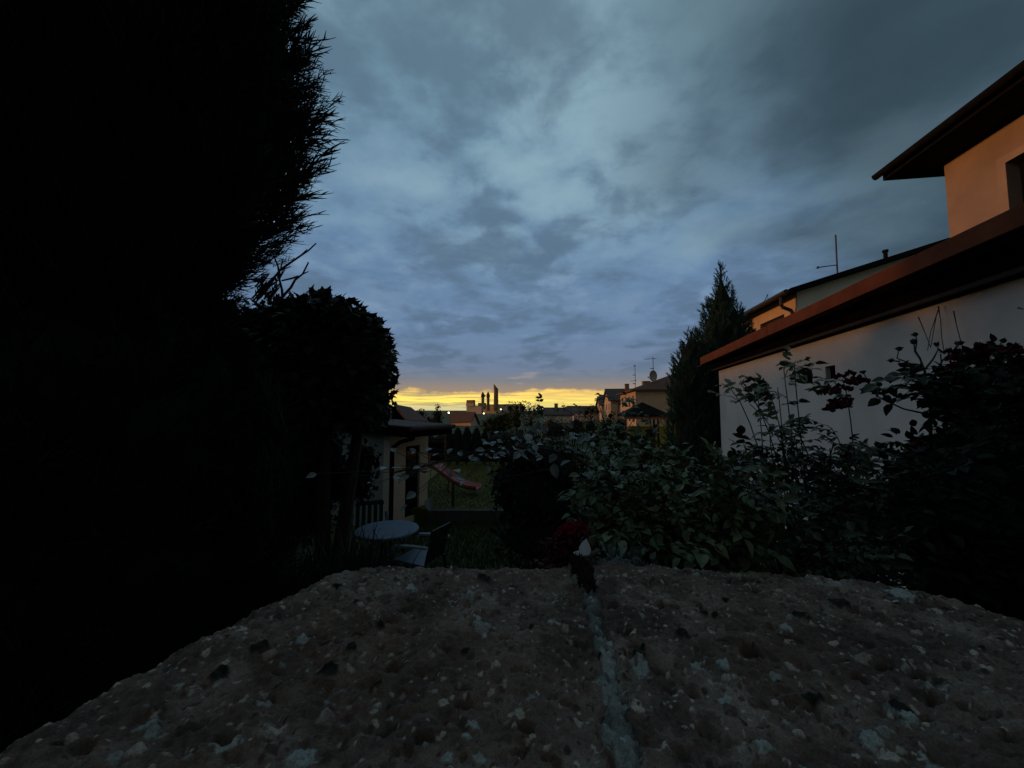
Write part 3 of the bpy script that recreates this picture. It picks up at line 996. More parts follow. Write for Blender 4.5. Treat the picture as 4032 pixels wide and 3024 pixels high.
k = MB(); k.tube([fs(-.16, a0 - .07, zz(a0) + .05), fs(1.36, a0 - .07, zz(a0) + .05)], .05, 8); k.build("gutter", M["tile_brown"], roof)
k = MB()
k.tube([fs(.02, a0 - .05, zz(a0)), fs(.02, a0 + .02, zz(a0) - .15), fs(.02, -.25, 1.80), fs(.02, -.07, 1.68), fs(.02, -.055, 1.58), fs(.02, -.055, .02)], .042, 8)
k.build("downpipe", M["dark_wood"], root)

# ---------------------------------------------------------------- gazebo and yellow-lit patch
gpz = at(2545, 1640, 22)
root = thing("gazebo", "open timber gazebo with a dark hip roof and braced posts", "gazebo", dn(gpz))
gx, gy = gpz.x, gpz.y
hw = 1.15
fz = frame((gx, gy), R(8))
ez = gpz.z
k = MB()
c = fz(hw, 0, at(2572, 1583, 22 + hw).z)
cs = [fz(-.15, hw + .15, ez), fz(-.15, -hw - .15, ez), fz(2 * hw + .15, -hw - .15, ez), fz(2 * hw + .15, hw + .15, ez)]
up = Vector((0, 0, .10))
for i in range(4):
    k.quad(cs[i], cs[(i + 1) % 4], cs[(i + 1) % 4] + up, cs[i] + up)
    k.tri(cs[i] + up, cs[(i + 1) % 4] + up, c)
k.quad(*cs)
k.build("roof", M["tile_dark"], root)
for s, q in ((0, hw), (0, -hw), (2 * hw, hw), (2 * hw, -hw), (0, -hw * .35)):
    k = MB(); k.box(fz, (s - .05, s + .05), (q - .05, q + .05), (0, ez - .165)); k.build("post", M["timber_dark"], root)
k = MB()
k.box(fz, (-.06, .06), (-hw - .1, hw + .1), (ez - .16, ez - .003)); k.box(fz, (2 * hw - .06, 2 * hw + .06), (-hw - .1, hw + .1), (ez - .16, ez - .003))
k.box(fz, (.062, 2 * hw - .062), (hw - .06, hw + .06), (ez - .16, ez - .003))
k.build("beam", M["timber"], root)
for q, sg in ((hw, -1), (-hw * .35, 1), (-hw * .35, -1), (-hw, 1)):
    k = MB(); k.tube([fz(-.062, q, ez - .9), fz(-.062, q + sg * .42, ez - .17)], .03, 5); k.build("brace", M["timber"], root)
M["yellow"] = mat("yellow_lit_colour", (.50, .38, .07), .9, (.34, .29, .07), 2.0)  # yellow light on a patch of greenery put into the colour
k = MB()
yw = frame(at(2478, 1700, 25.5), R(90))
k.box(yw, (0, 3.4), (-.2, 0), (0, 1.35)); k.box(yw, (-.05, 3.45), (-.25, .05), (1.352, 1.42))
tag(k.build("yellow_lit_slab", M["yellow"]), "low slab coloured as a yellow-lit patch, seen through the gazebo posts", "lit patch")
# ================================================================== GARDEN FURNITURE
M["plastic"] = mat("pale_blue_plastic", (.17, .225, .31), .45, (.12, .165, .24), 4.0)
M["plastic_white"] = mat("white_plastic", (.50, .56, .60), .45, (.40, .45, .50), 5.0)
M["slide"] = mat("pink_slide_plastic", (.42, .115, .105), .45, (.32, .085, .08), 3.0)
M["dark_chair"] = mat("dark_green_plastic", (.018, .026, .024), .6)
M["wood_post"] = mat("weathered_post", (.05, .042, .032), .9)

tc_ = at(1525, 2082, 5.6)
root = thing("garden_table", "round pale blue plastic garden table below the garden shed", "table", (tc_.x, tc_.y, 0))
TZ = tc_.z
k = MB(); k.lathe([(.001, TZ - .03), (.40, TZ - .03), (.432, TZ - .035), (.44, TZ - .015), (.432, TZ), (.40, TZ + .002), (.001, TZ + .003)], (tc_.x, tc_.y, 0), 40)
k.build("table_top", M["plastic"], root)
for a in (.6, 2.2, 3.7, 5.3):
    k = MB(); k.tube([(tc_.x + .16 * math.cos(a), tc_.y + .16 * math.sin(a), TZ - .035), (tc_.x + .34 * math.cos(a), tc_.y + .34 * math.sin(a), .01)], [.026, .018], 6)
    k.build("leg", M["dark_chair"], root)

def chair(label, px, py, Y, rz, seat_z=.43, seat_m=None, arm_m=None):
    back_m = M["dark_chair"]
    p = at(px, py, Y)
    root = thing("garden_chair", label, "chair", (p.x, p.y, 0), "plastic garden chairs round the table")
    f = frame((p.x, p.y), rz)
    k = MB()
    k.hexa([f(-.22, .23, seat_z - .03), f(.24, .25, seat_z), f(.24, -.25, seat_z), f(-.22, -.23, seat_z - .03),
            f(-.22, .23, seat_z - .005), f(.24, .25, seat_z + .025), f(.24, -.25, seat_z + .025), f(-.22, -.23, seat_z - .005)])
    k.build("seat", seat_m or M["plastic"], root)
    k = MB()
    for i in range(5):
        q = -.19 + i * .095
        k.hexa([f(-.235, q - .03, seat_z), f(-.215, q - .03, seat_z), f(-.215, q + .03, seat_z), f(-.235, q + .03, seat_z),
                f(-.33, q - .03, seat_z + .38), f(-.31, q - .03, seat_z + .38), f(-.31, q + .03, seat_z + .38), f(-.33, q + .03, seat_z + .38)])
    k.hexa([f(-.335, -.24, seat_z + .38), f(-.305, -.24, seat_z + .38), f(-.305, .24, seat_z + .38), f(-.335, .24, seat_z + .38),
            f(-.35, -.22, seat_z + .45), f(-.32, -.22, seat_z + .45), f(-.32, .22, seat_z + .45), f(-.35, .22, seat_z + .45)])
    k.build("backrest", back_m, root)
    for q in (.27, -.27):
        k = MB(); k.tube([f(-.30, q, seat_z + .24), f(-.05, q, seat_z + .235), f(.20, q, seat_z + .21), f(.25, q, seat_z + .15)], [.024, .026, .026, .02], 6)
        k.build("armrest", arm_m or M["plastic_white"], root)
    for s, q in ((.22, .24), (.22, -.24), (-.24, .23), (-.24, -.23)):
        k = MB(); k.tube([f(s * 1.1, q * 1.1, .01), f(s, q, seat_z)], [.016, .022], 6); k.build("leg", back_m, root)
    return root
chair("garden chair nearest the wall with pale seat and arms and dark back", 1655, 2180, 5.45, R(-68))
chair("dark garden chair behind the round table beside the shed wall", 1455, 2022, 6.5, R(160), .43, M["dark_chair"], M["dark_chair"])

root = thing("slide", "small pink plastic slide on the raised lawn beside the shed", "slide", dn(at(1780, 1880, 10.3)))
P = [at(1683, 1832, 10.7), at(1715, 1838, 10.65), at(1755, 1868, 10.5), at(1800, 1900, 10.35), at(1845, 1919, 10.2), at(1886, 1926, 10.1)]
k = MB()
pts = []
for i in range(len(P) - 1):
    for j in range(4):
        pts.append(P[i].lerp(P[i + 1], j / 4))
pts.append(P[-1])
side = Vector((.35, .94, 0)).normalized()
prof = [(-.21, .10), (-.185, .115), (-.16, .02), (.16, .02), (.185, .115), (.21, .10), (.17, -.015), (-.17, -.015)]
V = [p + side * a + Vector((0, 0, b)) for p in pts for a, b in prof]
n = len(prof)
k.add(V, [[(i * n + j, i * n + (j + 1) % n, (i + 1) * n + (j + 1) % n, (i + 1) * n + j) for i in range(len(pts) - 1) for j in range(n)]])
k.build("chute", M["slide"], root, True)
for q in (-.18, .18):
    k = MB(); a = P[0] + side * q
    k.tube([a + Vector((-.02, 0, .3)), a + Vector((-.08, 0, 0)), Vector((a.x - .45, a.y, lawn_z))], .025, 6); k.build("rail", M["slide"], root)
for t in (.2, .45, .7):
    k = MB(); a = P[0] + Vector((-.08 - .37 * t, 0, -(P[0].z - lawn_z) * t))
    k.tube([a - side * .18, a + side * .18], .018, 5); k.build("rung", M["slide"], root)
k = MB(); k.tube([pts[9] - Vector((0, 0, .02)), dn(pts[9], lawn_z)], .025, 6); k.build("support_leg", M["slide"], root)

p = at(1783, 1950, 8.95)
k = MB()
k.tube([(p.x, p.y, .26), (p.x + .01, p.y, .80)], [.03, .028], 7)
k.lathe([(.034, .80), (.02, .825), (.001, .835)], (p.x + .01, p.y, 0), 7)
tag(k.build("wooden_post", M["wood_post"]), "thin dark wooden post standing on the lawn under the slide", "post")

# ================================================================== THE STONE WALL THE PHONE LIES ON
HC = .16                                       # lens height above the coping
ZC = H - HC
sg = np.random.default_rng(11)
XL = lambda y: np.interp(y, [-.15, .10, .188, .236, .33, .40, .43], [-.32, -.295, -.272, -.258, -.232, -.205, -.195])
XR = lambda y: np.interp(y, [-.15, .0, .2, .29, .34, .38, .43], [.49, .47, .455, .44, .42, .40, .385])
YF = lambda x: np.interp(x, [-.3, -.205, -.138, 0, .073, .242, .33, .37, .45], [.41, .435, .442, .426, .424, .410, .398, .388, .33])
nx, ny = 860, 620
xs, ys = np.linspace(-.34, .50, nx), np.linspace(-.06, .46, ny)
GX, GY = np.meshgrid(xs, ys)
wob = (fbm(GX * 22, GY * 22, 31) - .5) * .022
d1 = GX - XL(GY) + wob
d2 = XR(GY) - GX + wob
d3 = (YF(GX) - GY + wob * .8) * 1.8
sm = lambda a, b, h: np.where(np.abs(a - b) < h, np.minimum(a, b) - (h - np.abs(a - b)) ** 2 / (4 * h), np.minimum(a, b))
dist = sm(sm(d1, d2, .07), d3, .07)
rr = .055
tt = np.clip(1 - dist / rr, 0, 1)
Hh = -rr * (1 - np.sqrt(np.clip(1 - tt ** 2, 0, 1))) * .75
Hh += (fbm(GX * 9, GY * 9, 3) - .5) * .016 + (fbm(GX * 55, GY * 55, 9, 4, .55) - .5) * .0075 + (fbm(GX * 210, GY * 210, 12, 3, .6) - .5) * .0060
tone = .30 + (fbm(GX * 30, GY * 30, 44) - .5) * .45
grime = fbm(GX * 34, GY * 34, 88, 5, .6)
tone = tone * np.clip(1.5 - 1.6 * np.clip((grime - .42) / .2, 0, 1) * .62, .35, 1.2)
hue = fbm(GX * 12, GY * 12, 61)
lich = np.zeros_like(GX); moss = np.zeros_like(GX); pebb = np.zeros_like(GX)
dx, dy = xs[1] - xs[0], ys[1] - ys[0]
def stamp(cx, cy, rx, ry, ang, fn):
    r = max(rx, ry) * 1.9
    i0, i1 = max(0, int((cx - r - xs[0]) / dx)), min(nx, int((cx + r - xs[0]) / dx) + 2)
    j0, j1 = max(0, int((cy - r - ys[0]) / dy)), min(ny, int((cy + r - ys[0]) / dy) + 2)
    if i1 <= i0 or j1 <= j0:
        return
    sl_ = (slice(j0, j1), slice(i0, i1))
    X, Y = GX[sl_] - cx, GY[sl_] - cy
    ca, sa_ = math.cos(ang), math.sin(ang)
    q = np.sqrt(((X * ca + Y * sa_) / rx) ** 2 + ((-X * sa_ + Y * ca) / ry) ** 2)
    fn(sl_, q)
NOISE = fbm(GX * 260, GY * 260, 77, 3, .6) - .5
NOISE2 = fbm(GX * 95, GY * 95, 78, 4, .6) - .5
for _ in range(12000):                           # gravel showing in the old concrete
    rx = .0008 + .0014 * sg.random() ** 2 + (.0030 * sg.random() if sg.random() < .07 else 0)
    ry = rx * sg.uniform(.55, 1.0)
    h_ = rx * sg.uniform(.15, .55); v_ = min(1, .06 + 1.0 * sg.random() ** 2.1)
    def f(s_, q, h_=h_, v_=v_):
        e = np.clip(1 - q ** 2, 0, 1)
        Hh[s_] = Hh[s_] + h_ * np.sqrt(e)
        w_ = np.clip(e * 4, 0, 1)
        tone[s_] = tone[s_] * (1 - w_) + v_ * w_
        pebb[s_] = np.maximum(pebb[s_], w_)
    stamp(sg.uniform(-.33, .46), sg.uniform(-.05, .42), rx, ry, sg.uniform(0, 3.1), f)
for _ in range(2200):                           # pits
    rx = .0014 + .0055 * sg.random() ** 3; ry = rx * sg.uniform(.4, 1.0); h_ = rx * sg.uniform(.7, 1.4)
    def f(s_, q, h_=h_):
        q = q + NOISE[s_] * 1.2
        Hh[s_] = Hh[s_] - h_ * np.clip(1 - q ** 2, 0, 1)
    stamp(sg.uniform(-.33, .46), sg.uniform(-.05, .42), rx, ry, sg.uniform(-.5, .5), f)
def lichen(cx, cy, rx, ry, st, rag=1.7):
    def f(s_, q):
        q = q + NOISE[s_] * rag * 1.5 + NOISE2[s_] * rag * 2.0
        w_ = np.clip((1 - q) * 5, 0, 1)
        Hh[s_] = Hh[s_] + w_ * .0010 * (1 + NOISE[s_] * 1.5)
        lich[s_] = np.maximum(lich[s_], w_ * st)
    stamp(cx, cy, rx, ry, sg.uniform(-.6, .6), f)
def gpx(px, py):
    d = ray(px, py); t = -HC / d.z
    return d.x * t, d.y * t
for px, py, w, st in ((1625, 2318, 30, 1), (1190, 2520, 38, .7), (775, 2443, 40, .8), (640, 2525, 25, .5), (700, 2700, 40, .7), (600, 2860, 50, .75),
                      (890, 2925, 50, .8), (1165, 2970, 60, .85), (1835, 2915, 45, .95), (1865, 3000, 50, .8), (1800, 2930, 15, .5), (450, 2995, 40, .5),
                      (2400, 2590, 45, .9), (2520, 2620, 45, .8), (2740, 2610, 40, .9), (2845, 2605, 30, .85), (3000, 2896, 35, .9), (3090, 2490, 24, .8),
                      (3230, 2660, 34, .85), (3420, 2910, 60, .8), (3480, 2860, 40, .5), (3660, 2990, 50, .7), (3535, 2335, 60, .95), (3570, 2640, 24, .6), (3900, 2750, 40, .5),
                      (3310, 2840, 28, .5), (2200, 2340, 25, .7), (1690, 2560, 22, .7), (1740, 2555, 20, .8), (1610, 2560, 26, .6), (1900, 2490, 30, .6), (2960, 2515, 30, .5),
                      (3180, 2795, 22, .8), (3160, 2990, 30, .8), (2970, 2990, 30, .7), (2180, 2460, 22, .6), (2085, 2745, 24, .5), (2170, 2760, 20, .7)):
    cx, cy = gpx(px, py)
    s_ = HC / (-(ray(px, py).z)) / F * 1.0
    lichen(cx, cy, w * s_ * .66, w * s_ * .62, st * .9)
for _ in range(600):
    rx = .0008 + .0020 * sg.random() ** 2
    lichen(sg.uniform(-.3, .45), sg.uniform(-.05, .41), rx, rx * sg.uniform(.5, 1), sg.uniform(.3, .9))
def mossy(cx, cy, rx, ry, h_):
    def f(s_, q):
        q = q + NOISE2[s_] * 1.6
        w_ = np.clip((1 - q) * 4, 0, 1)
        Hh[s_] = Hh[s_] + w_ * h_ * (.6 + 1.2 * (NOISE[s_] + .5))
        moss[s_] = np.maximum(moss[s_], w_)
    stamp(cx, cy, rx, ry, 0, f)
for px, py, w in ((1500, 2475, 40), (1290, 2640, 75), (1380, 2560, 35), (2775, 2430, 22), (1480, 2700, 35), (1020, 2560, 45), (3150, 2440, 50), (2690, 2500, 40),
                  (860, 2650, 60), (1900, 2290, 50), (3300, 2380, 60), (3200, 2740, 60), (3550, 2780, 70)):
    cx, cy = gpx(px, py); s_ = HC / (-(ray(px, py).z)) / F
    mossy(cx, cy, w * s_ * .7, w * s_ * .62, .0016)
for _ in range(150):
    rx = .0010 + .0035 * sg.random() ** 2
    mossy(sg.uniform(-.3, .45), sg.uniform(-.05, .41), rx, rx * sg.uniform(.5, 1), .0009)
# the mortar joint between the two coping stones
jx = np.interp(GY, [-.06, .15, .2, .25, .30, .36, .41], [.047, .050, .053, .058, .0615, .065, .069]) + (fbm(GY * 40, GY * 0 + 3, 5) - .5) * .014
jw = np.interp(GY, [-.06, .15, .2, .26, .33, .41], [.006, .0066, .0074, .0052, .0046, .0070]) + (fbm(GX * 130, GY * 130, 15) - .5) * .014
jd = np.abs(GX - jx) - jw
joint = np.clip(-jd / .002 + .5, 0, 1)
Hh += -.0035 * np.clip(1 - np.abs(jd) / .0025, 0, 1) + joint * (-.0006 + (fbm(GX * 150, GY * 150, 25) - .5) * .010)
ZZ = ZC + Hh
idx = np.arange(nx * ny).reshape(ny, nx)
fc = np.stack([idx[:-1, :-1], idx[:-1, 1:], idx[1:, 1:], idx[1:, :-1]], -1)
inside = (dist[:-1, :-1] > .0006)
jmask = joint[:-1, :-1] > .5
left = inside & ~jmask & (GX[:-1, :-1] < jx[:-1, :-1])
right = inside & ~jmask & (GX[:-1, :-1] >= jx[:-1, :-1])
AV = np.stack([GX.ravel(), GY.ravel(), ZZ.ravel()], 1)
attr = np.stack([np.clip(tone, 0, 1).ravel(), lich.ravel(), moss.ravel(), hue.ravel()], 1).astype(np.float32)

def stone_mat(name, kind):
    m = bpy.data.materials.new(name); m.use_nodes = True
    nt = m.node_tree; L = nt.links.new
    b = nt.nodes["Principled BSDF"]
    b.inputs["Roughness"].default_value = .85
    b.inputs["Specular IOR Level"].default_value = .3
    a = nt.nodes.new("ShaderNodeAttribute"); a.attribute_name = "grain"
    sp_ = nt.nodes.new("ShaderNodeSeparateColor"); L(a.outputs["Color"], sp_.inputs[0])
    r = nt.nodes.new("ShaderNodeValToRGB"); L(sp_.outputs[0], r.inputs[0])
    e = r.color_ramp.elements
    if kind == "stone":
        lo, md, hi = (.038, .026, .020), (.185, .130, .102), (.55, .46, .37)
    else:
        lo, md, hi = (.10, .105, .095), (.26, .275, .25), (.42, .45, .42)
    e[0].color = (*lo, 1); e[1].color = (*hi, 1); e[1].position = .85
    k_ = e.new(.35); k_.color = (*md, 1)
    def mx(f, c1, c2):
        n_ = nt.nodes.new("ShaderNodeMix"); n_.data_type = "RGBA"
        L(f, n_.inputs[0]); L(c1, n_.inputs[6]); n_.inputs[7].default_value = (*c2, 1)
        return n_.outputs[2]
    n_ = nt.nodes.new("ShaderNodeMath"); n_.operation = "MULTIPLY"; n_.inputs[1].default_value = .45
    mr = nt.nodes.new("ShaderNodeMapRange"); mr.inputs["From Min"].default_value = .45; mr.inputs["From Max"].default_value = .75
    L(a.outputs["Alpha"], mr.inputs["Value"]); L(mr.outputs[0], n_.inputs[0])
    c = mx(n_.outputs[0], r.outputs[0], (.13, .066, .040))
    c = mx(sp_.outputs[2], c, (.014, .015, .009))
    c = mx(sp_.outputs[1], c, (.40, .43, .39))
    tcn = nt.nodes.new("ShaderNodeTexCoord")
    nz = nt.nodes.new("ShaderNodeTexNoise"); nz.inputs["Scale"].default_value = 900; nz.inputs["Detail"].default_value = 3
    L(tcn.outputs["Object"], nz.inputs["Vector"])
    mul = nt.nodes.new("ShaderNodeMix"); mul.data_type = "RGBA"; mul.blend_type = "MULTIPLY"; mul.inputs[0].default_value = .55
    L(c, mul.inputs[6])
    cr_ = nt.nodes.new("ShaderNodeValToRGB"); L(nz.outputs["Fac"], cr_.inputs[0])
    cr_.color_ramp.elements[0].position = .3; cr_.color_ramp.elements[1].position = .62
    cr_.color_ramp.elements[0].color = (.35, .35, .35, 1); cr_.color_ramp.elements[1].color = (1.25, 1.25, 1.25, 1)
    L(cr_.outputs[0], mul.inputs[7])
    L(mul.outputs[2], b.inputs["Base Color"])
    bp = nt.nodes.new("ShaderNodeBump"); bp.inputs["Strength"].default_value = .5; bp.inputs["Distance"].default_value = .0008
    L(nz.outputs["Fac"], bp.inputs["Height"]); L(bp.outputs[0], b.inputs["Normal"])
    return m
M["coping"] = stone_mat("old_concrete_coping", "stone")
M["mortar"] = stone_mat("lichened_mortar", "mortar")
M["wall_face"] = mat("wall_face_concrete", (.10, .085, .075), .95, (.16, .14, .12), 30, bump=.8)
root = thing("stone_wall", "rough pebbly old concrete garden wall top speckled with pale lichen", "wall", (.05, .15, 0))
def piece(name, mask, m):
    F_ = fc[mask]
    used, inv_ = np.unique(F_.ravel(), return_inverse=True)
    V = AV[used] - np.array(parent_origin(root))
    me = raw_mesh(name, V, [inv_.reshape(-1, 4)], True)
    ca = me.color_attributes.new("grain", "FLOAT_COLOR", "POINT")
    ca.data.foreach_set("color", attr[used].ravel())
    me.materials.append(m)
    o_ = bpy.data.objects.new(name, me); COL.objects.link(o_); o_.parent = root
    return o_
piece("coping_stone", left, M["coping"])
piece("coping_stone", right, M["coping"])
piece("mortar_joint", inside & jmask, M["mortar"])
k = MB()
bx = [(-.29, -.4), (-.262, .10), (-.225, .25), (-.185, .36), (-.13, .375), (0, .365), (.24, .348), (.33, .335), (.375, .28), (.40, .1), (.42, -.4)]
zt = ZC - .05
n = len(bx)
k.add([(x, y, 0) for x, y in bx] + [(x, y, zt) for x, y in bx], [[(i, (i + 1) % n, n + (i + 1) % n, n + i) for i in range(n)], [list(range(n, 2 * n))]])
k.build("wall_body", M["wall_face"], root)

# ---------------------------------------------------------------- moss cushion and sprout on the joint
M["moss"] = mat("dark_moss", (.030, .030, .013), .95, (.060, .056, .024), 300, bump=1.0, bscale=900)
M["pale_leaf"] = mat("pale_downy_leaf", (.62, .66, .68), .7, (.46, .50, .52), 90)
M["dry_stalk"] = mat("dry_stalk", (.10, .075, .05), .85)
cx, cy = gpx(2318, 2300)
k = MB()
def mo(u, v):
    a = 2 * math.pi * u; ph = math.pi * v
    q = Vector((math.cos(a) * math.sin(ph), math.sin(a) * math.sin(ph), -math.cos(ph)))
    r_ = 1 + .35 * mnoise.noise(q * 2.3) + .18 * mnoise.noise(q * 8)
    lean = .004 * max(0, -math.cos(ph))
    return Vector((cx - .002 + q.x * .0080 * r_ - lean * 1.5, cy + .012 + q.y * .030 * r_ + lean, ZC + .004 + q.z * .011 * r_))
lump(k, mo, 40, 30)
g5 = np.random.default_rng(5)
P_ = []
for _ in range(900):
    P_.append(mo(g5.random(), .35 + .6 * g5.random()))
dd = g5.normal(0, .6, (900, 3)) + np.array([0, 0, 1])
Mx = rot_from(dd, g5.normal(0, 1, (900, 3))) * .0042
k.inst(leaf_tmpl(.16, .05, .2), Mx, np.array(P_))
tag(k.build("moss_cushion", M["moss"], None, True), "dark mossy cushion growing out of the joint in the wall top", "moss")

sx, sy = gpx(2300, 2255)
root = thing("sprout", "small sprout with one pale downy leaf rising from the wall joint", "plant", (sx, sy, ZC))
base_ = Vector((sx, sy + .004, ZC + .008)); tip_ = at(2300, 2190, sy + .004)
k = MB(); k.tube([base_, base_.lerp(tip_, .5) + Vector((.002, 0, 0)), tip_], [.0016, .0014, .0012], 6); k.build("stem", M["dry_stalk"], root)
k = MB()
top_ = at(2308, 2122, sy + .004)
Mx = rot_from(np.array([[*(top_ - tip_).normalized()]]), np.array([[-.25, -1.0, .1]])) * (top_ - tip_).length
k.inst(leaf_tmpl(.36, .10, .10), Mx, np.array([[*tip_]])); k.build("leaf", M["pale_leaf"], root)
k = MB()
Mx = rot_from(np.array([[-.9, .1, .35]]), np.array([[0, -.8, .5]])) * .011
k.inst(leaf_tmpl(.34, .10, .25), Mx, np.array([[*tip_]])); k.build("leaf", M["pale_leaf"], root)
k = MB(); s0 = Vector((sx + .001, sy + .01, ZC + .01)); s1 = at(2360, 2165, sy + .02)
k.tube([s0, s0.lerp(s1, .5), s1], [.0016, .0022, .0018], 6); k.build("stem", M["dry_stalk"], root)

# grey-green succulent tuft spilling over the far edge of the wall
M["sedum"] = leaf_mat("sedum_leaf", (.10, .13, .12), (.19, .23, .21), .75, .2)
root = thing("sedum", "grey green sedum tuft on the wall's far edge beside the moss", "plant", (.1, .41, ZC - .04))
n = 260
c = at(2440, 2215, .43)
P_ = np.array([[c.x, c.y, c.z - .010]]) + g5.normal(0, 1, (n, 3)) * np.array([.017, .014, .011])
dd = g5.normal(0, .7, (n, 3)) + np.array([0, -.2, .7])
k = MB(); k.inst(leaf_tmpl(.36, .06, .2), rot_from(dd, g5.normal(0, 1, (n, 3))) * g5.uniform(.006, .013, n)[:, None, None], P_); k.build("foliage", M["sedum"], root)
k = MB()
for i in range(9):
    e = P_[i * 7]
    k.tube([(c.x + g5.normal(0, .006), c.y, ZC - .03), e], .0012, 5)
k.build("stem", M["dry_stalk"], root)
# ================================================================== PLANTS
M["bark"] = mat("bark", (.035, .026, .020), .95, (.06, .045, .035), 14, bump=.8)
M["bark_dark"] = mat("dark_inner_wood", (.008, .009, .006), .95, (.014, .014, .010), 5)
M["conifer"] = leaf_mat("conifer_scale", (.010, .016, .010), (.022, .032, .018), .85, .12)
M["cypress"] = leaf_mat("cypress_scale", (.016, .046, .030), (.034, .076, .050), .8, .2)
M["vine"] = leaf_mat("vine_leaf", (.010, .018, .007), (.024, .036, .012), .65, .22)
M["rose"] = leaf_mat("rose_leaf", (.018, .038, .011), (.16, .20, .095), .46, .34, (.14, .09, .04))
M["rose_vignette"] = leaf_mat("rose_leaf_vignette", (.010, .018, .007), (.075, .095, .048), .55, .25)  # darker copy of the rose leaf, lens vignette put into the colour
M["rose_pale"] = leaf_mat("rose_leaf_glossy", (.11, .13, .12), (.24, .27, .26), .42, .45)
M["cane"] = mat("rose_cane", (.032, .026, .017), .8, (.05, .035, .022), 40)
M["petal"] = leaf_mat("red_petal", (.07, .006, .012), (.14, .012, .024), .7, .2)
M["petal_bright"] = leaf_mat("crimson_petal", (.22, .010, .012), (.32, .024, .032), .7, .2)
M["red_leaf"] = leaf_mat("dark_red_leaf", (.045, .006, .006), (.085, .010, .010), .7, .2)
M["hip"] = mat("rose_hip", (.030, .014, .010), .6)
M["shrub_dark"] = leaf_mat("dark_shrub_leaf", (.007, .011, .006), (.016, .022, .010), .7, .15)
M["hedge_dark"] = leaf_mat("dark_hedge_leaf", (.008, .014, .007), (.018, .026, .011), .8, .12)
M["tree_olive"] = leaf_mat("olive_tree_leaf", (.045, .048, .012), (.085, .080, .020), .8, .15)
M["tree_rust"] = leaf_mat("rusty_tree_leaf", (.075, .040, .014), (.12, .065, .02), .8, .15)
M["hedge_brown"] = leaf_mat("brown_hedge_leaf", (.060, .042, .025), (.095, .070, .040), .85, .1)
M["strap"] = leaf_mat("strap_leaf", (.016, .026, .018), (.034, .048, .034), .5, .3)

def dirs_sphere(g, n):
    v = g.normal(0, 1, (n, 3)); return v / np.linalg.norm(v, axis=1, keepdims=True)

# ---------------------------------------------------------------- scaly conifers
def conifer(name, label, axis, prof, n, L, seed, mat_, core=.86, twig=.017, nside=10, view=None, cat="conifer", elev=(.35, 1.05), lean=0.0):
    """prof: [(z, radius)] of the silhouette; sprays stand out of a dark twiggy core"""
    g = np.random.default_rng(seed)
    ax = Vector((axis[0], axis[1], 0))
    root = thing(name, label, cat, ax)
    zs = np.array([p[0] for p in prof]); rs = np.array([p[1] for p in prof])
    z0, z1 = zs[0], zs[-1]
    rad = lambda z: np.interp(z, zs, rs)
    k = MB()
    k.tube([ax + Vector((0, 0, 0)), ax + Vector((0, 0, z0 + (z1 - z0) * .5)), ax + Vector((0, 0, z1 - .1))], [.16, .10, .02], 10)
    k.build("trunk", M["bark"], root)
    k = MB()
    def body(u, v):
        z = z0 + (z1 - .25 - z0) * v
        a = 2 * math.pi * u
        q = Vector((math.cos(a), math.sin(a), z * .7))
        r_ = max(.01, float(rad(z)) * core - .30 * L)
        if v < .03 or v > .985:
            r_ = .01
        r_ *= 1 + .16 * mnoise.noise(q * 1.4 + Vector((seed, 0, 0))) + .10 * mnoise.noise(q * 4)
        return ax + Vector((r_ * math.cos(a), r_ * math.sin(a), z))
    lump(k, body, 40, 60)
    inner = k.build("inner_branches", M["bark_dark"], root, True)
    T = [spray_tmpl(g, nside, 4 if twig < .03 else 3, 1.0, twig, 4 if n < 2600 else 3) for _ in range(7)]
    # sample by area, denser where it can be seen
    zz = g.uniform(z0, z1, n * 4)
    keep = g.random(n * 4) < rad(zz) / rs.max() * .9 + .1
    zz = zz[keep][:n]
    th = g.uniform(0, 2 * math.pi, len(zz))
    wv = np.array([mnoise.noise(Vector((math.cos(a) * 2.2, math.sin(a) * 2.2, z_ * 1.15 + seed))) for a, z_ in zip(th, zz)])
    rr_ = rad(zz) * (1 + .13 * wv) * (core - .02 + (1.04 - core) * g.random(len(zz)) ** 1.3)
    sc = L * (.5 + .95 * g.random(len(zz)) ** 1.8) * np.clip(.45 + rad(zz) / rs.max(), .35, 1)
    e = g.uniform(*elev, len(zz))
    out = np.stack([np.cos(th), np.sin(th), np.zeros_like(th)], 1)
    tang = np.stack([-np.sin(th), np.cos(th), np.zeros_like(th)], 1)
    d = out * np.cos(e)[:, None] + np.array([[0, 0, 1]]) * np.sin(e)[:, None] + tang * g.normal(0, .18, (len(zz), 1))
    d[:, 0] += lean
    d /= np.linalg.norm(d, axis=1, keepdims=True)
    P_ = out * np.maximum(0, rr_ - sc * np.cos(e) * .8)[:, None] + np.array([[ax.x, ax.y, 0]])
    P_[:, 2] = zz - sc * np.sin(e) * .5
    ups = g.normal(0, 1, (len(zz), 3))
    Mx = rot_from(d, ups) * sc[:, None, None]
    k = MB()
    for i, t in enumerate(T):
        s_ = slice(i, None, 7)
        k.inst(t, Mx[s_], P_[s_])
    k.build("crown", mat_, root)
    return root

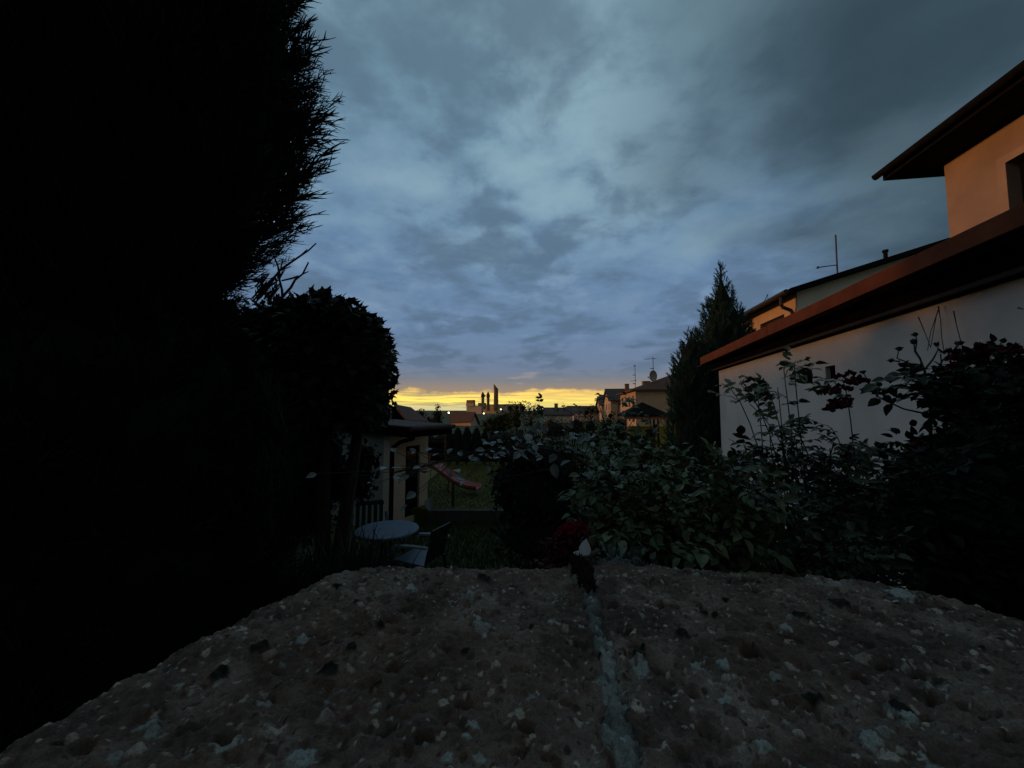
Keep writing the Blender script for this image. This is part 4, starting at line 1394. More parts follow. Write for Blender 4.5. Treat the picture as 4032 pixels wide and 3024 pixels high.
big = conifer("conifer", "towering black conifer with feathery scaly shoots filling the whole left side", (-3.45, 3.25),
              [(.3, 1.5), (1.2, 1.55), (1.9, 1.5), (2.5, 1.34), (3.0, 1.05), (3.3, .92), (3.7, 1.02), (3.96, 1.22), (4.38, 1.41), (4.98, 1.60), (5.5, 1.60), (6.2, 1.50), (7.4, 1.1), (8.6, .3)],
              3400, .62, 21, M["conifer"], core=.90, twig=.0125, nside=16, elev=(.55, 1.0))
conifer("conifer", "second dark conifer behind the towering one, at the edge of the garden", (-5.2, 3.0),
        [(.3, 1.6), (3, 1.9), (6, 1.7), (8, 1.0), (9.4, .2)], 900, .6, 22, M["conifer"], core=.92, twig=.016, nside=8)
# unseen conifer here, and a shrub further down, added to shade the coping's ends
conifer("conifer", "unseen conifer added to shade the left end of the stone wall", (-2.1, -.35),
        [(.3, 1.25), (2.0, 1.32), (4.0, 1.32), (6.5, 1.25), (9.0, .9), (11, .2)], 900, .4, 23, M["conifer"], core=.90, twig=.016, nside=8)
# bare dead branches of the big conifer standing against the sky
k = MB()
DY = 3.6
def pix(pts, Y, r0, r1):
    k.tube([at(x, y, Y + .02 * i) for i, (x, y) in enumerate(pts)], list(np.linspace(r0, r1, len(pts))), 6)
cz = lambda x, y: (900 + x / 3.0157, 850 + y / 3.0157)       # reading off the enlarged crop
C2 = lambda *p: [cz(x, y) for x, y in p]
pix(C2((640, 1000), (635, 880), (605, 760), (590, 610), (540, 480), (500, 360)), DY, .013, .007)
pix(C2((590, 660), (700, 580), (860, 470), (950, 410), (1040, 325)), DY, .012, .006)
pix(C2((860, 470), (935, 395)), DY, .008, .004)
pix(C2((470, 800), (560, 710), (600, 660)), DY, .011, .010)
pix(C2((520, 1060), (650, 950), (740, 850), (790, 760), (880, 690), (950, 550)), DY, .016, .007)
pix(C2((880, 690), (950, 660)), DY, .008, .004)
pix(C2((630, 770), (760, 740), (830, 715)), DY, .008, .009)
pix(C2((620, 620), (650, 500)), DY, .007, .004)
pix(C2((640, 640), (740, 600)), DY, .007, .004)
pix(C2((400, 600), (480, 540), (590, 450), (660, 350)), DY, .009, .006)
pix(C2((560, 860), (620, 790)), DY, .010, .006)
for i in range(16):
    g_ = random.Random(i)
    x0, y0 = 250 + g_.random() * 270, 820 + g_.random() * 230
    l = 120 + g_.random() * 170
    x1, y1 = x0 + l * .62, y0 - l * .72
    pix(C2((x0, y0), ((x0 + x1) / 2 + g_.gauss(0, 8), (y0 + y1) / 2 + g_.gauss(0, 8)), (x1, y1)), DY + g_.random() * .3, .009, .006)
    for j in range(4):
        t = .3 + .17 * j
        bx_, by_ = x0 + (x1 - x0) * t, y0 + (y1 - y0) * t
        pix(C2((bx_, by_), (bx_ + 22 + 20 * g_.random(), by_ - 30 - 25 * g_.random())), DY + .1, .006, .004)
        pix(C2((bx_, by_), (bx_ - 4 + 10 * g_.random(), by_ - 40 - 20 * g_.random())), DY + .1, .006, .004)
k.build("dead_branch", M["bark"], big)
# drooping shoots of the big conifer in front of the pale shed wall
gD = np.random.default_rng(55)
T = [spray_tmpl(gD, 9, 4, 1.0, .016, 4) for _ in range(4)]
n = 90
P_ = np.array([[*at(gD.uniform(880, 1130), gD.uniform(1640, 2120), gD.uniform(3.0, 4.2))] for _ in range(n)])
d = np.stack([gD.normal(.35, .2, n), gD.normal(-.1, .2, n), gD.normal(-.9, .25, n)], 1) * np.where(gD.random((n, 1)) < .6, 1, -1)
k = MB()
Mx = rot_from(d, gD.normal(0, 1, (n, 3))) * gD.uniform(.3, .6, n)[:, None, None]
for i in range(4):
    k.inst(T[i], Mx[i::4], P_[i::4])
k.build("drooping_shoots", M["conifer"], big)

ctop = at(2852, 1050, 11.0)
conifer("cypress", "pointed dark green cypress at the corner of the white garage", (ctop.x, 11.2),
        [(.2, 1.0), (1.5, 1.15), (2.6, 1.12), (3.6, 1.04), (4.4, .90), (5.0, .70), (5.6, .46), (6.1, .27), (6.8, .05)], 2000, .44, 31, M["cypress"], core=.80, twig=.026, nside=9, cat="cypress", elev=(.95, 1.45))
c2 = at(2728, 1330, 10.6)
conifer("cypress", "shorter dark green cypress against the left flank of the pointed one", (c2.x, 10.7),
        [(.2, .6), (1.5, .72), (2.6, .74), (3.2, .68), (3.8, .54), (4.3, .32), (4.75, .06)], 1000, .38, 32, M["cypress"], core=.80, twig=.026, nside=9, cat="cypress", elev=(.95, 1.45))

# ---------------------------------------------------------------- leafy masses
def leafy(name, label, cat, blobs, n, size, tmpl, mat_, seed, trunk=None, core=.80, up=.5, part="crown", group=None, stray=.05, core_m=None):
    """blobs: [(centre, (rx, ry, rz))]; leaves on and inside the blobs' shells, dark twiggy core"""
    g = np.random.default_rng(seed)
    lo = min(b[0][2] - b[1][2] for b in blobs)
    c0 = Vector(blobs[0][0])
    root = thing(name, label, cat, (c0.x, c0.y, 0), group)
    if trunk is None:
        trunk = [(Vector((c0.x, c0.y, 0)), Vector((c0.x, c0.y, c0.z)))]
    k = MB()
    for a, b in trunk:
        a, b = Vector(a), Vector(b)
        r_ = max(.02, .035 * (b - a).length)
        k.tube([a, a.lerp(b, .5) + Vector((g.normal(0, .03), g.normal(0, .03), 0)), b], [r_, r_ * .8, r_ * .45], 7)
        if len(trunk) == 1:
            for bl in blobs[:6]:
                k.tube([a.lerp(b, .6), Vector(bl[0])], [r_ * .5, r_ * .2], 5)
    k.build("trunk", M["bark"], root)
    if core:
        k = MB()
        for i, (c, r) in enumerate(blobs):
            c, r = Vector(c), Vector(r)
            def fn(u, v, c=c, r=r, i=i):
                a, ph = 2 * math.pi * u, math.pi * min(max(v, .01), .99)
                q = Vector((math.cos(a) * math.sin(ph), math.sin(a) * math.sin(ph), -math.cos(ph)))
                s = core * (1 + .22 * mnoise.noise(q * 2 + Vector((i * 3.1 + seed, 0, 0))) + .12 * mnoise.noise(q * 6))
                return c + Vector((q.x * r.x, q.y * r.y, q.z * r.z)) * s
            lump(k, fn, 22, 16)
        k.build("inner_branches", core_m or M["bark_dark"], root, True)
    vol = np.array([np.prod(b[1]) ** (2 / 3) for b in blobs])
    pick = g.choice(len(blobs), n, p=vol / vol.sum())
    C = np.array([[*b[0]] for b in blobs])[pick]; Rr = np.array([[*b[1]] for b in blobs])[pick]
    q = dirs_sphere(g, n)
    cl = np.array([mnoise.noise(Vector(x) * 3.3 + Vector((i_ * 1.7, seed, 0))) for x, i_ in zip(q, pick)])
    s = np.clip(1 - .34 * g.random(n) ** 1.6 + .16 * cl, .45, 1.2) + np.where(g.random(n) < stray, g.random(n) * .16, 0)
    P_ = C + q * Rr * s[:, None]
    d = q * .8 + g.normal(0, .6, (n, 3)) + np.array([[0, 0, -.15]])
    u = q * .5 + np.array([[0, 0, up]]) + g.normal(0, .35, (n, 3))
    sz = size * g.uniform(.55, 1.25, n)
    k = MB(); k.inst(tmpl, rot_from(d, u) * sz[:, None, None], P_)
    k.build(part, mat_, root)
    return root

LEAF = leaf_tmpl(.32, .08, .2)
QLEAF = (np.array([(0, 0, 0), (.5, .34, .05), (1, 0, -.1), (.5, -.34, .05)]), [np.array([[0, 1, 2, 3]])])
LOBE = lobed_tmpl()

# vine-clad tree in front of the shed
V5 = 5.0
def blob(px, py, Y, rpx, rpy, ry=None):
    c = at(px, py, Y)
    s_ = Y / F
    return (c, (rpx * s_, ry or rpx * s_, rpy * s_))
vb = [blob(1255, 1430, 5.2, 270, 255, .75), blob(1430, 1430, 5.0, 112, 165, .55), blob(1420, 1310, 5.05, 95, 85, .5), blob(1455, 1580, 5.0, 88, 110, .5),
      blob(1330, 1240, 5.1, 90, 70, .5), blob(1190, 1250, 5.2, 120, 80, .5), blob(1060, 1400, 5.3, 150, 220, .6), blob(1200, 1620, 5.2, 170, 75, .6), blob(1390, 1625, 5.0, 130, 60, .5), blob(1010, 1560, 5.3, 130, 170, .5), blob(900, 1450, 5.3, 130, 250, .5),
      blob(1270, 1175, 5.1, 34, 34, .25), blob(1498, 1420, 5.0, 52, 105, .4)]
tr = at(1290, 1700, 5.1)
vine = leafy("vine_clad_tree", "broad black tree smothered in lobed vine leaves above the shed", "tree", vb, 5600, .115, LOBE, M["vine"], 41,
             [(Vector((tr.x, tr.y, 0)), Vector((tr.x, tr.y, 3.2))), (Vector((tr.x + .12, tr.y, 0)), Vector((tr.x + .5, tr.y, 3.0)))], core=.82, up=.9, part="foliage", stray=.10)
# the hanging strands and bush under it
leafy("hanging_shrub", "dark leafy shrub standing against the pale shed wall under the vine", "shrub", [blob(1275, 1790, 6.0, 95, 120, .4), blob(1440, 1800, 5.6, 48, 62, .2), blob(1250, 1900, 6.0, 150, 110, .45), blob(1210, 1740, 5.6, 110, 110, .4), blob(1180, 2020, 5.6, 140, 120, .4), blob(1390, 1900, 5.8, 95, 75, .3)],
      2300, .09, LEAF, M["shrub_dark"], 43, core=.72)
gS = np.random.default_rng(44)
root = thing("ornamental_grass", "dark tussock of long arching strap leaves left of the garden table", "grass plant", dn(at(1330, 2100, 4.6)))
k = MB(); n = 420
b0 = at(1330, 2200, 4.7)
for i in range(n):
    p0 = Vector((b0.x + gS.normal(0, .28), b0.y + gS.normal(0, .16), 0.0))
    a = gS.uniform(0, 6.28); l = gS.uniform(.7, 1.35); sp_ = gS.uniform(.15, .6)
    w = gS.uniform(.006, .011)
    dh = Vector((math.cos(a), math.sin(a), 0)); sd_ = Vector((-math.sin(a), math.cos(a), 0)) * w
    pts = [p0 + dh * (sp_ * t * t * l) + Vector((0, 0, l * (t - .42 * sp_ * t ** 3 * 1.6))) for t in (0, .3, .6, .85, 1)]
    ws = (1, 1, .85, .5, .05)
    V = [p + sd_ * q * s_ for p, q in zip(pts, ws) for s_ in (-1, 1)]
    k.add(V, [[(2 * j, 2 * j + 1, 2 * j + 3, 2 * j + 2) for j in range(4)]])
k.build("foliage", M["strap"], root)

# dark rounded shrub in the middle
mbl = [blob(2105, 1960, 5.6, 165, 200, .6), blob(2080, 1800, 5.5, 110, 75, .4), blob(2190, 1850, 5.6, 110, 100, .5), blob(2010, 1900, 5.7, 80, 90, .4), blob(2120, 2110, 5.5, 170, 110, .55), blob(2260, 1980, 5.8, 120, 190, .5)]
leafy("rounded_shrub", "dense black rounded shrub in the middle of the garden", "shrub", mbl, 4600, .065, LEAF, M["shrub_dark"], 45, core=.72, stray=.16)

# clipped hedge and its five rounded topiaries
k = MB(); gH = np.random.default_rng(46)
a, b = at(1672, 1735, 16.6), at(2060, 1735, 16.6)
root = thing("clipped_hedge", "long dark clipped hedge along the back of the raised lawn", "hedge", (a.x, a.y, 0))
zt = a.z - .05
k.hexa([(a.x, a.y + .1, lawn_z), (b.x, a.y + .1, lawn_z), (b.x, a.y + .9, lawn_z), (a.x, a.y + .9, lawn_z), (a.x, a.y + .1, zt), (b.x, a.y + .1, zt), (b.x, a.y + .9, zt), (a.x, a.y + .9, zt)])
k.build("inner_branches", M["bark_dark"], root)
n = 2600
P_ = np.stack([gH.uniform(a.x, b.x, n), a.y + .08 + gH.normal(0, .05, n), gH.uniform(lawn_z, zt + .06, n)], 1)
topm = gH.random(n) < .35
P_[topm, 1] = gH.uniform(a.y, a.y + .9, topm.sum()); P_[topm, 2] = zt + gH.normal(.02, .03, topm.sum())
k = MB(); k.inst(QLEAF, rot_from(gH.normal(0, 1, (n, 3)), gH.normal(0, 1, (n, 3))) * .10, P_); k.build("foliage", M["hedge_dark"], root)
labels = ["rounded topiary half hidden by the shed roof corner, first of five", "second rounded topiary along the hedge, below the white gabled house's front",
          "middle one of the five rounded topiaries along the hedge", "fourth rounded topiary along the hedge, below the white gable", "small narrow topiary at the end of the row of five"]
for i, (px, w, yt) in enumerate(((1766, 34, 1690), (1803, 33, 1680), (1840, 34, 1678), (1877, 33, 1680), (1910, 22, 1684))):
    Y = 15.6; c = at(px, yt, Y); hw_ = w / 2 * Y / F
    hh = (c.z - lawn_z) / 2
    leafy("topiary", labels[i], "topiary", [((c.x, Y, lawn_z + hh), (hw_ * 1.02, hw_ * 1.02, hh)), ((c.x, Y, lawn_z + hh * 1.45), (hw_ * .95, hw_ * .95, hh * .55))], 420, .055, QLEAF, M["hedge_dark"], 60 + i, core=.88, group="rounded topiaries along the hedge", stray=0)

# unseen hedge added far left behind the conifers to keep low sun off the gardens
root = thing("sun_block_hedge", "unseen hedge added behind the big conifers to block the low sun", "hedge", (-13, 4, 0))
k = MB(); k.box(frame((-13, -8), 0), (0, 21.5), (-.9, .9), (0, 4.5)); k.build("inner_branches", M["bark_dark"], root)
n = 5000
P_ = np.stack([-12.1 + gH.normal(.1, .12, n), gH.uniform(-8, 13.6, n), gH.uniform(0, 4.75, n)], 1)
topm = gH.random(n) < .25
P_[topm, 0] = gH.uniform(-14, -12, topm.sum()); P_[topm, 2] = 4.5 + gH.normal(.06, .12, topm.sum())
k = MB(); k.inst(QLEAF, rot_from(gH.normal(0, 1, (n, 3)), gH.normal(0, 1, (n, 3))) * .28, P_); k.build("foliage", M["hedge_dark"], root)

# ---------------------------------------------------------------- trees and bushes of the neighbourhood
def tree(label, px, yt, yb, wpx, Y, m, n, seed, name="broadleaf_tree", cat="tree", core=.5, ls=None, nb=5, size=None):
    g = np.random.default_rng(seed)
    s_ = Y / F
    t, b = at(px, yt, Y), at(px, yb, Y)
    w, h = wpx * s_ / 2, (t.z - b.z)
    bl = []
    for i in range(nb):
        r_ = w * g.uniform(.40, .62)
        bl.append(((t.x + g.uniform(-1, 1) * (w - r_), Y + g.uniform(-1, 1) * w * .6, b.z + r_ * .6 + g.random() ** .8 * max(.1, h - 1.5 * r_)), (r_, r_, r_ * g.uniform(.75, 1.1))))
    bl.append(((t.x + g.normal(0, w * .1), Y, t.z - w * .42), (w * .38, w * .38, w * .42)))
    bl.append(((t.x, Y, b.z + h * .35), (w * .85, w * .7, h * .42)))
    return leafy(name, label, cat, bl, n, size or max(.06, 8.0 * s_), QLEAF, m, seed, [(Vector((t.x, Y, 0)), Vector((t.x, Y, b.z + h * .75)))], core=core, stray=.14)
tree("rusty brown bushy tree right of the reddish gabled roof", 1652, 1612, 1700, 74, 42, M["tree_rust"], 700, 70)
ob = [blob(x, 1748 + gH.normal(0, 4), 27 + gH.normal(0, .6), 46, 44 + gH.normal(0, 4)) for x in range(1700, 2100, 42)]
leafy("overgrown_hedge", "loose olive brown hedge between the row of topiaries and the white gabled house", "hedge", ob, 1500, .16, QLEAF, M["tree_olive"], 69, core=.8, stray=.1)
tree("small spiky tree just left of the white gabled house", 1725, 1594, 1700, 48, 46, M["tree_olive"], 620, 71)
tree("low dark bush between the rusty tree and the street lamp", 1692, 1634, 1705, 70, 40, M["hedge_brown"], 500, 72, "bush", "bush")
tree("olive bushy tree in front of the maltings' long hall", 1985, 1618, 1710, 130, 36, M["tree_olive"], 1100, 73)
tree("tall loose olive tree before the right end of the maltings", 2035, 1580, 1710, 110, 33, M["tree_olive"], 900, 74, core=.35)
tree("bushy olive tree below the white gable, above the topiaries", 1925, 1640, 1725, 80, 34, M["tree_olive"], 700, 75, "bush", "bush")
tree("ragged thin tree rising right of the maltings", 2090, 1592, 1705, 70, 38, M["tree_olive"], 420, 76, core=.25)
tree("broad brown hedge bush beyond the rounded shrub", 2170, 1638, 1730, 170, 30, M["hedge_brown"], 1000, 77, "bush", "bush")
tree("brown bush below the far white gable cottage", 2262, 1640, 1740, 110, 31, M["hedge_brown"], 700, 78, "bush", "bush")
tree("dark green tree in front of the orange cottage", 2325, 1595, 1740, 90, 29, M["tree_olive"], 900, 79)
tree("olive bush in front of the pale gabled row house", 2395, 1618, 1760, 90, 27, M["tree_olive"], 700, 80, "bush", "bush")
tree("round black bush at the gazebo's left post", 2440, 1652, 1760, 64, 23.5, M["hedge_dark"], 600, 81, "bush", "bush", core=.7)
for i, (px, yt) in enumerate(((2082, 1583), (2106, 1590), (2130, 1600))):
    tree(["tall thin poplar at the left of three on the yellow horizon", "middle thin poplar of three on the yellow horizon", "short thin poplar nearest the brown roofed house"][i], px, yt, 1640, 10, 140, M["hedge_brown"], 90, 85 + i, "poplar", "tree", core=0, nb=4, size=.45)

# ---------------------------------------------------------------- roses just beyond the wall
gR = np.random.default_rng(90)
COMP = [compound_tmpl(gR, 5 if i % 3 else 7) for i in range(8)]
def bez(a, b, c, d, n=14):
    return [a * (1 - t) ** 3 + b * 3 * t * (1 - t) ** 2 + c * 3 * t * t * (1 - t) + d * t ** 3 for t in [i / n for i in range(n + 1)]]
def rose(name, label, cat, root_xy, tips, leafsize, per, m_leaf, seed, fill=None, zmin=1.55, cane_r=.006, arch=.25, leaf_from=.35):
    g = np.random.default_rng(seed)
    r0 = Vector((root_xy[0], root_xy[1], 0))
    root = thing(name, label, cat, r0)
    kc = MB(); PP, DD = [], []
    allt = [Vector(t) for t in tips]
    for t in allt:
        a = r0 + Vector((g.normal(0, .08), g.normal(0, .06), 0))
        b = a + Vector((g.normal(0, .05), g.normal(0, .05), t.z * .55))
        c = Vector((a.x * .35 + t.x * .65 + g.normal(0, .06), a.y * .35 + t.y * .65, max(t.z * .8, t.z + min(.03, g.normal(-.16, arch * .3)))))
        pts = bez(a, b, c, t)
        kc.tube(pts, list(np.linspace(cane_r, cane_r * .32, len(pts))), 5, False)
        L_ = (t - c).length + (c - b).length
        for i in range(per):
            u = leaf_from + (1 - leaf_from) * (i + g.random()) / per
            j = min(int(u * (len(pts) - 1)), len(pts) - 2)
            p = pts[j].lerp(pts[j + 1], u * (len(pts) - 1) - j)
            if p.z < zmin: continue
            tg = (pts[j + 1] - pts[j]).normalized()
            sd_ = g.normal(0, 1, 3); sd_ -= np.array(tg) * np.dot(sd_, np.array(tg)); sd_ /= np.linalg.norm(sd_) + 1e-6
            d = sd_ * .85 + np.array(tg) * .5
            d[2] = d[2] * .45 + .02
            if g.random() < .45:                      # short side shoot
                q = p + Vector(d) * g.uniform(.02, .075) + Vector((0, 0, g.uniform(-.02, .03)))
                kc.tube([p, p.lerp(q, .5) + Vector((0, 0, .008)), q], [cane_r * .35, cane_r * .3, cane_r * .2], 4, False)
                for _ in range(2):
                    PP.append(q); DD.append(d + g.normal(0, .6, 3))
            PP.append(p); DD.append(d)
    kc.build("stem", M["cane"], root)
    n = len(PP)
    if n:
        PP = np.array([[*p] for p in PP]); DD = np.array(DD)
        U = np.array([[0, 0, 1.0]]) + g.normal(0, .26, (n, 3))
        Mx = rot_from(DD, U) * (leafsize * g.uniform(.42, 1.3, n))[:, None, None]
        k = MB()
        for i in range(8):
            if len(PP[i::8]):
                k.inst(COMP[i], Mx[i::8], PP[i::8])
        k.build("foliage", m_leaf, root)
    return root

def region(g, n, poly, Y):
    """points scattered in a part of the bed, given by its outline as seen from the wall"""
    xs_, ys_ = [p[0] for p in poly], [p[1] for p in poly]
    out = []
    while len(out) < n:
        x, y = g.uniform(min(xs_), max(xs_)), g.uniform(min(ys_), max(ys_))
        c = False; j = len(poly) - 1
        for i in range(len(poly)):
            if (poly[i][1] > y) != (poly[j][1] > y) and x < (poly[j][0] - poly[i][0]) * (y - poly[i][1]) / (poly[j][1] - poly[i][1]) + poly[i][0]:
                c = not c
            j = i
        if c: out.append(at(x, y, g.uniform(*Y)))
    return out

def petals(root, p, size, m, g, name="flower", n=26):
    k = MB()
    d = dirs_sphere(g, n); d[:, 2] = np.abs(d[:, 2]) * .8 + .1
    P_ = np.array([[*p]]) + d * size * .35 * g.random((n, 1))
    k.inst(leaf_tmpl(.45, .18, -.35), rot_from(d, g.normal(0, 1, (n, 3)) + d * 0) * (size * g.uniform(.5, .8, n))[:, None, None], P_)
    return k.build(name, m, root)

# bush A: broad rose straight behind the joint
tipsG = region(gR, 22, [(2400, 1700), (2600, 1710), (2680, 1800), (2380, 1810)], (1.2, 1.7))
tips = region(gR, 84, [(2280, 1830), (2480, 1790), (2750, 1840), (2900, 1790), (3020, 1920), (2950, 2150), (2420, 2150), (2300, 2000)], (.95, 1.7))
tips += tipsG + region(gR, 36, [(2300, 2000), (2900, 2050), (2900, 2230), (2350, 2230)], (.9, 1.2))
bushA = rose("rose_bush", "leafy green rose bush sprawling just behind the wall, in front of the gazebo", "rose bush", (.55, 1.35), tips, .070, 30, M["rose"], 91)
tips = [at(2284, 1596, 1.5), at(2203, 1606, 1.6), at(2116, 1618, 1.7), at(2352, 1574, 1.45), at(2436, 1580, 1.4), at(2396, 1660, 1.4), at(2310, 1690, 1.3), at(2500, 1690, 1.35), at(2560, 1640, 1.4), at(2230, 1720, 1.5)]
rose("rose_bush", "taller thin rose shoots whose leaf tips rise against the yellow horizon", "rose bush", (.50, 1.7), tips, .060, 2, M["rose"], 92, leaf_from=.94, zmin=2.2, cane_r=.004)
# its long trailing branch with glossy pale leaves
root = thing("trailing_rose_branch", "long trailing rose branch with pale glossy leaves reaching left in front of the shed", "rose branch", (.45, 1.05, 0))
Yb = 1.05
path = [at(x, y, Yb + .05 * i) for i, (x, y) in enumerate(((2420, 1900), (2250, 1790), (2120, 1762), (1987, 1762), (1842, 1787), (1760, 1812), (1680, 1831), (1600, 1850), (1535, 1866)))]
k = MB(); k.tube([Vector((.45, 1.05, 0)), Vector((.42, 1.05, 1.4))] + path, [.007, .007] + list(np.linspace(.006, .0022, len(path))), 6)
k.tube([at(2350, 1850, 1.05), at(2300, 1830, 1.1), at(2150, 1850, 1.15), at(1990, 1880, 1.2)], [.004, .003, .0025, .0015], 5)
k.build("stem", M["cane"], root)
lv = [(1687, 1769, 1645, 1790, 40), (1629, 1780, 0, 0, 40), (1799, 1852, 1820, 1835, 55), (1933, 1889, 1945, 1865, 58), (1965, 1697, 0, 0, 75), (1926, 1716, 0, 0, 45), (1813, 1784, 0, 0, 42), (1770, 1775, 0, 0, 40),
      (1513, 1842, 0, 0, 60), (1618, 1950, 0, 0, 55), (1588, 2000, 0, 0, 45), (1690, 1986, 0, 0, 60), (1905, 1734, 0, 0, 32), (1998, 1772, 0, 0, 60), (1960, 1772, 0, 0, 50), (1580, 1890, 0, 0, 50), (1740, 1830, 0, 0, 45),
      (2095, 1690, 0, 0, 50), (2120, 1675, 0, 0, 42), (2140, 1690, 0, 0, 50), (2080, 1720, 0, 0, 60), (2265, 1710, 0, 0, 62), (2245, 1675, 0, 0, 36), (2225, 1695, 0, 0, 36), (2130, 1750, 0, 0, 50), (2100, 1755, 0, 0, 55), (2160, 1758, 0, 0, 55),
      (2290, 1732, 0, 0, 50), (2240, 1738, 0, 0, 45), (2200, 1710, 0, 0, 40), (2035, 1725, 0, 0, 34), (2185, 1855, 0, 0, 70), (1855, 1800, 0, 0, 40), (1880, 1815, 0, 0, 45), (1640, 1840, 0, 0, 40), (2030, 1765, 0, 0, 55), (2090, 1775, 0, 0, 60), (1890, 1770, 0, 0, 45), (1560, 1880, 0, 0, 45), (1460, 1900, 0, 0, 40), (1395, 1870, 0, 0, 45), (1225, 1872, 0, 0, 45)]
gL = np.random.default_rng(93)
for q in region(gL, 62, [(1930, 1700), (2320, 1680), (2420, 1790), (2300, 1830), (1880, 1800)], (1, 1.01)):
    lv.append((2016 + F * q.x / (q.y * math.cos(PITCH) + (q.z - H) * math.sin(PITCH)), 1512 - F * math.tan(math.atan2(q.z - H, q.y) - PITCH), 0, 0, gL.uniform(28, 56)))
for _ in range(18):
    lv.append((gL.uniform(1500, 1950), gL.uniform(1765, 1900), 0, 0, gL.uniform(28, 52)))
P_, D_, U_, S_ = [], [], [], []
k2 = MB()
for x, y, _, _, s_ in lv:
    Y = gL.uniform(.98, 1.3)
    p = at(x, y, Y)
    # stalk from the nearest point of the branch
    near = min([path[i].lerp(path[i + 1], t) for i in range(len(path) - 1) for t in (0, .25, .5, .75)], key=lambda q: (q - p).length)
    dr = (p - near)
    dd = Vector((gL.normal(0, 1), gL.normal(0, .5), gL.normal(0, .6))).normalized() if dr.length < .02 else dr.normalized()
    dd = (dd + Vector((gL.normal(0, .5), gL.normal(0, .4), gL.normal(0, .4)))).normalized()
    L_ = s_ * Y / F * .88
    st_ = p - dd * L_ * .5
    k2.tube([near, near.lerp(st_, .5) + Vector((0, 0, -.004)), st_], [.0013, .001, .0008], 4, False)
    P_.append([*st_]); D_.append([*dd]); U_.append([gL.normal(0, .45), -.55 + gL.normal(0, .35), 1.0]); S_.append(L_)
k2.build("leaf_stalk", M["cane"], root)
k = MB(); k.inst(leaf_tmpl(.34, .09, .16), rot_from(np.array(D_), np.array(U_)) * np.array(S_)[:, None, None], np.array(P_)); k.build("foliage", M["rose_pale"], root)

# bush B: rose with deep red flowers in front of the garage
crop6 = lambda x, y: (2700 + x / 1.659, 850 + y / 1.659)
tipsB = [at(*crop6(x, y), Y) for x, y, Y in ((715, 948, 1.55), (640, 995, 1.5), (235, 1095, 1.5), (350, 1090, 1.55), (465, 1172, 1.5), (1020, 1065, 1.6), (600, 1120, 1.5), (655, 1075, 1.55), (900, 1090, 1.6), (860, 1020, 1.55), (540, 1150, 1.5), (830, 1150, 1.55), (420, 1230, 1.45))]
tipsB += region(gR, 44, [(2850, 1800), (3050, 1660), (3350, 1680), (3560, 1800), (3560, 2000), (2850, 2000)], (1.2, 2.0))
bushB = rose("rose_bush", "rose bush with deep red flower heads in front of the white garage wall", "rose bush", (1.35, 1.75), tipsB[13:], .080, 11, M["rose_vignette"], 94, leaf_from=.72, zmin=1.7)
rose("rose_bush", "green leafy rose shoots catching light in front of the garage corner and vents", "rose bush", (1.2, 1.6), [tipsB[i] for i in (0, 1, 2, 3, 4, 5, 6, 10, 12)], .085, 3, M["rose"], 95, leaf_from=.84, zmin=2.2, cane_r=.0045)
for x, y, n_, s_ in ((1085, 1070, 9, 60), (1010, 1245, 6, 45), (985, 1150, 3, 30), (1040, 1240, 4, 40), (950, 1250, 3, 30), (1160, 1085, 2, 20), (1530, 1490, 3, 25), (1050, 1560, 3, 40)):
    for _ in range(n_):
        px_, py_ = crop6(x + gR.normal(0, s_ * .55), y + gR.normal(0, s_ * .55))
        petals(bushB, at(px_, py_, gR.uniform(1.5, 1.62)), .026, M["petal"], gR, n=16)
# tall spent stems with seed heads
root = thing("spent_rose", "tall bare rose stems ending in dark seed heads against the garage wall", "rose bush", (2.05, 1.9, 0))
k = MB(); heads = []
base6 = [(1560, 1010), (1600, 1250), (1250, 1180)]
Yc = 1.75
def st6(pts, r0=.0045, r1=.002):
    k.tube([at(*crop6(*p), Yc + .03 * i) for i, p in enumerate(pts)], list(np.linspace(r0, r1, len(pts))), 5)
    heads.append(at(*crop6(*pts[-1]), Yc + .03 * (len(pts) - 1)))
k.tube([Vector((2.05, 1.9, 0)), Vector((2.0, 1.85, 1.2)), at(*crop6(1600, 1500), 1.8), at(*crop6(1600, 1250), Yc), at(*crop6(1560, 1010), Yc)], [.009, .008, .007, .006, .005], 6)
st6([(1560, 1010), (1530, 930), (1500, 880), (1510, 820), (1500, 775)])
st6([(1530, 930), (1495, 885), (1490, 822)])
st6([(1560, 1010), (1480, 970), (1380, 930), (1395, 868)])
st6([(1400, 950), (1340, 946)])
st6([(1565, 1000), (1620, 930), (1650, 870), (1640, 842)])
st6([(1600, 1080), (1680, 940), (1740, 900), (1775, 835)])
st6([(1740, 900), (1795, 830)])
st6([(1650, 870), (1690, 900), (1720, 880)])
st6([(1540, 960), (1530, 990)])
st6([(1600, 1300), (1420, 1260), (1250, 1180), (1200, 1090), (1158, 1022)])
st6([(1250, 1180), (1265, 1100)])
st6([(1230, 1150), (1160, 1140)])
st6([(1600, 1250), (1560, 1150), (1450, 1130), (1350, 1120)])
st6([(1600, 1200), (1700, 1130), (1850, 1100), (1995, 835)], .005, .002)
st6([(1850, 1100), (2000, 900), (2075, 815)], .004, .002)
st6([(1700, 1130), (1640, 1000), (1625, 990)])
st6([(1720, 1200), (1560, 1060), (1480, 1020)])
k.build("stem", M["cane"], root)
for h_ in heads:
    k = MB(); k.ball(h_, .0095 * gR.uniform(.8, 1.35), 6, (1, 1, 1.1))
    nn_ = 7; d = dirs_sphere(gR, nn_); d[:, 2] = abs(d[:, 2])
    k.inst(LEAF, rot_from(d, gR.normal(0, 1, (nn_, 3))) * .017, np.repeat(np.array([[*h_]]), nn_, 0)); k.build("seed_head", M["hip"], root)
nl_ = 46
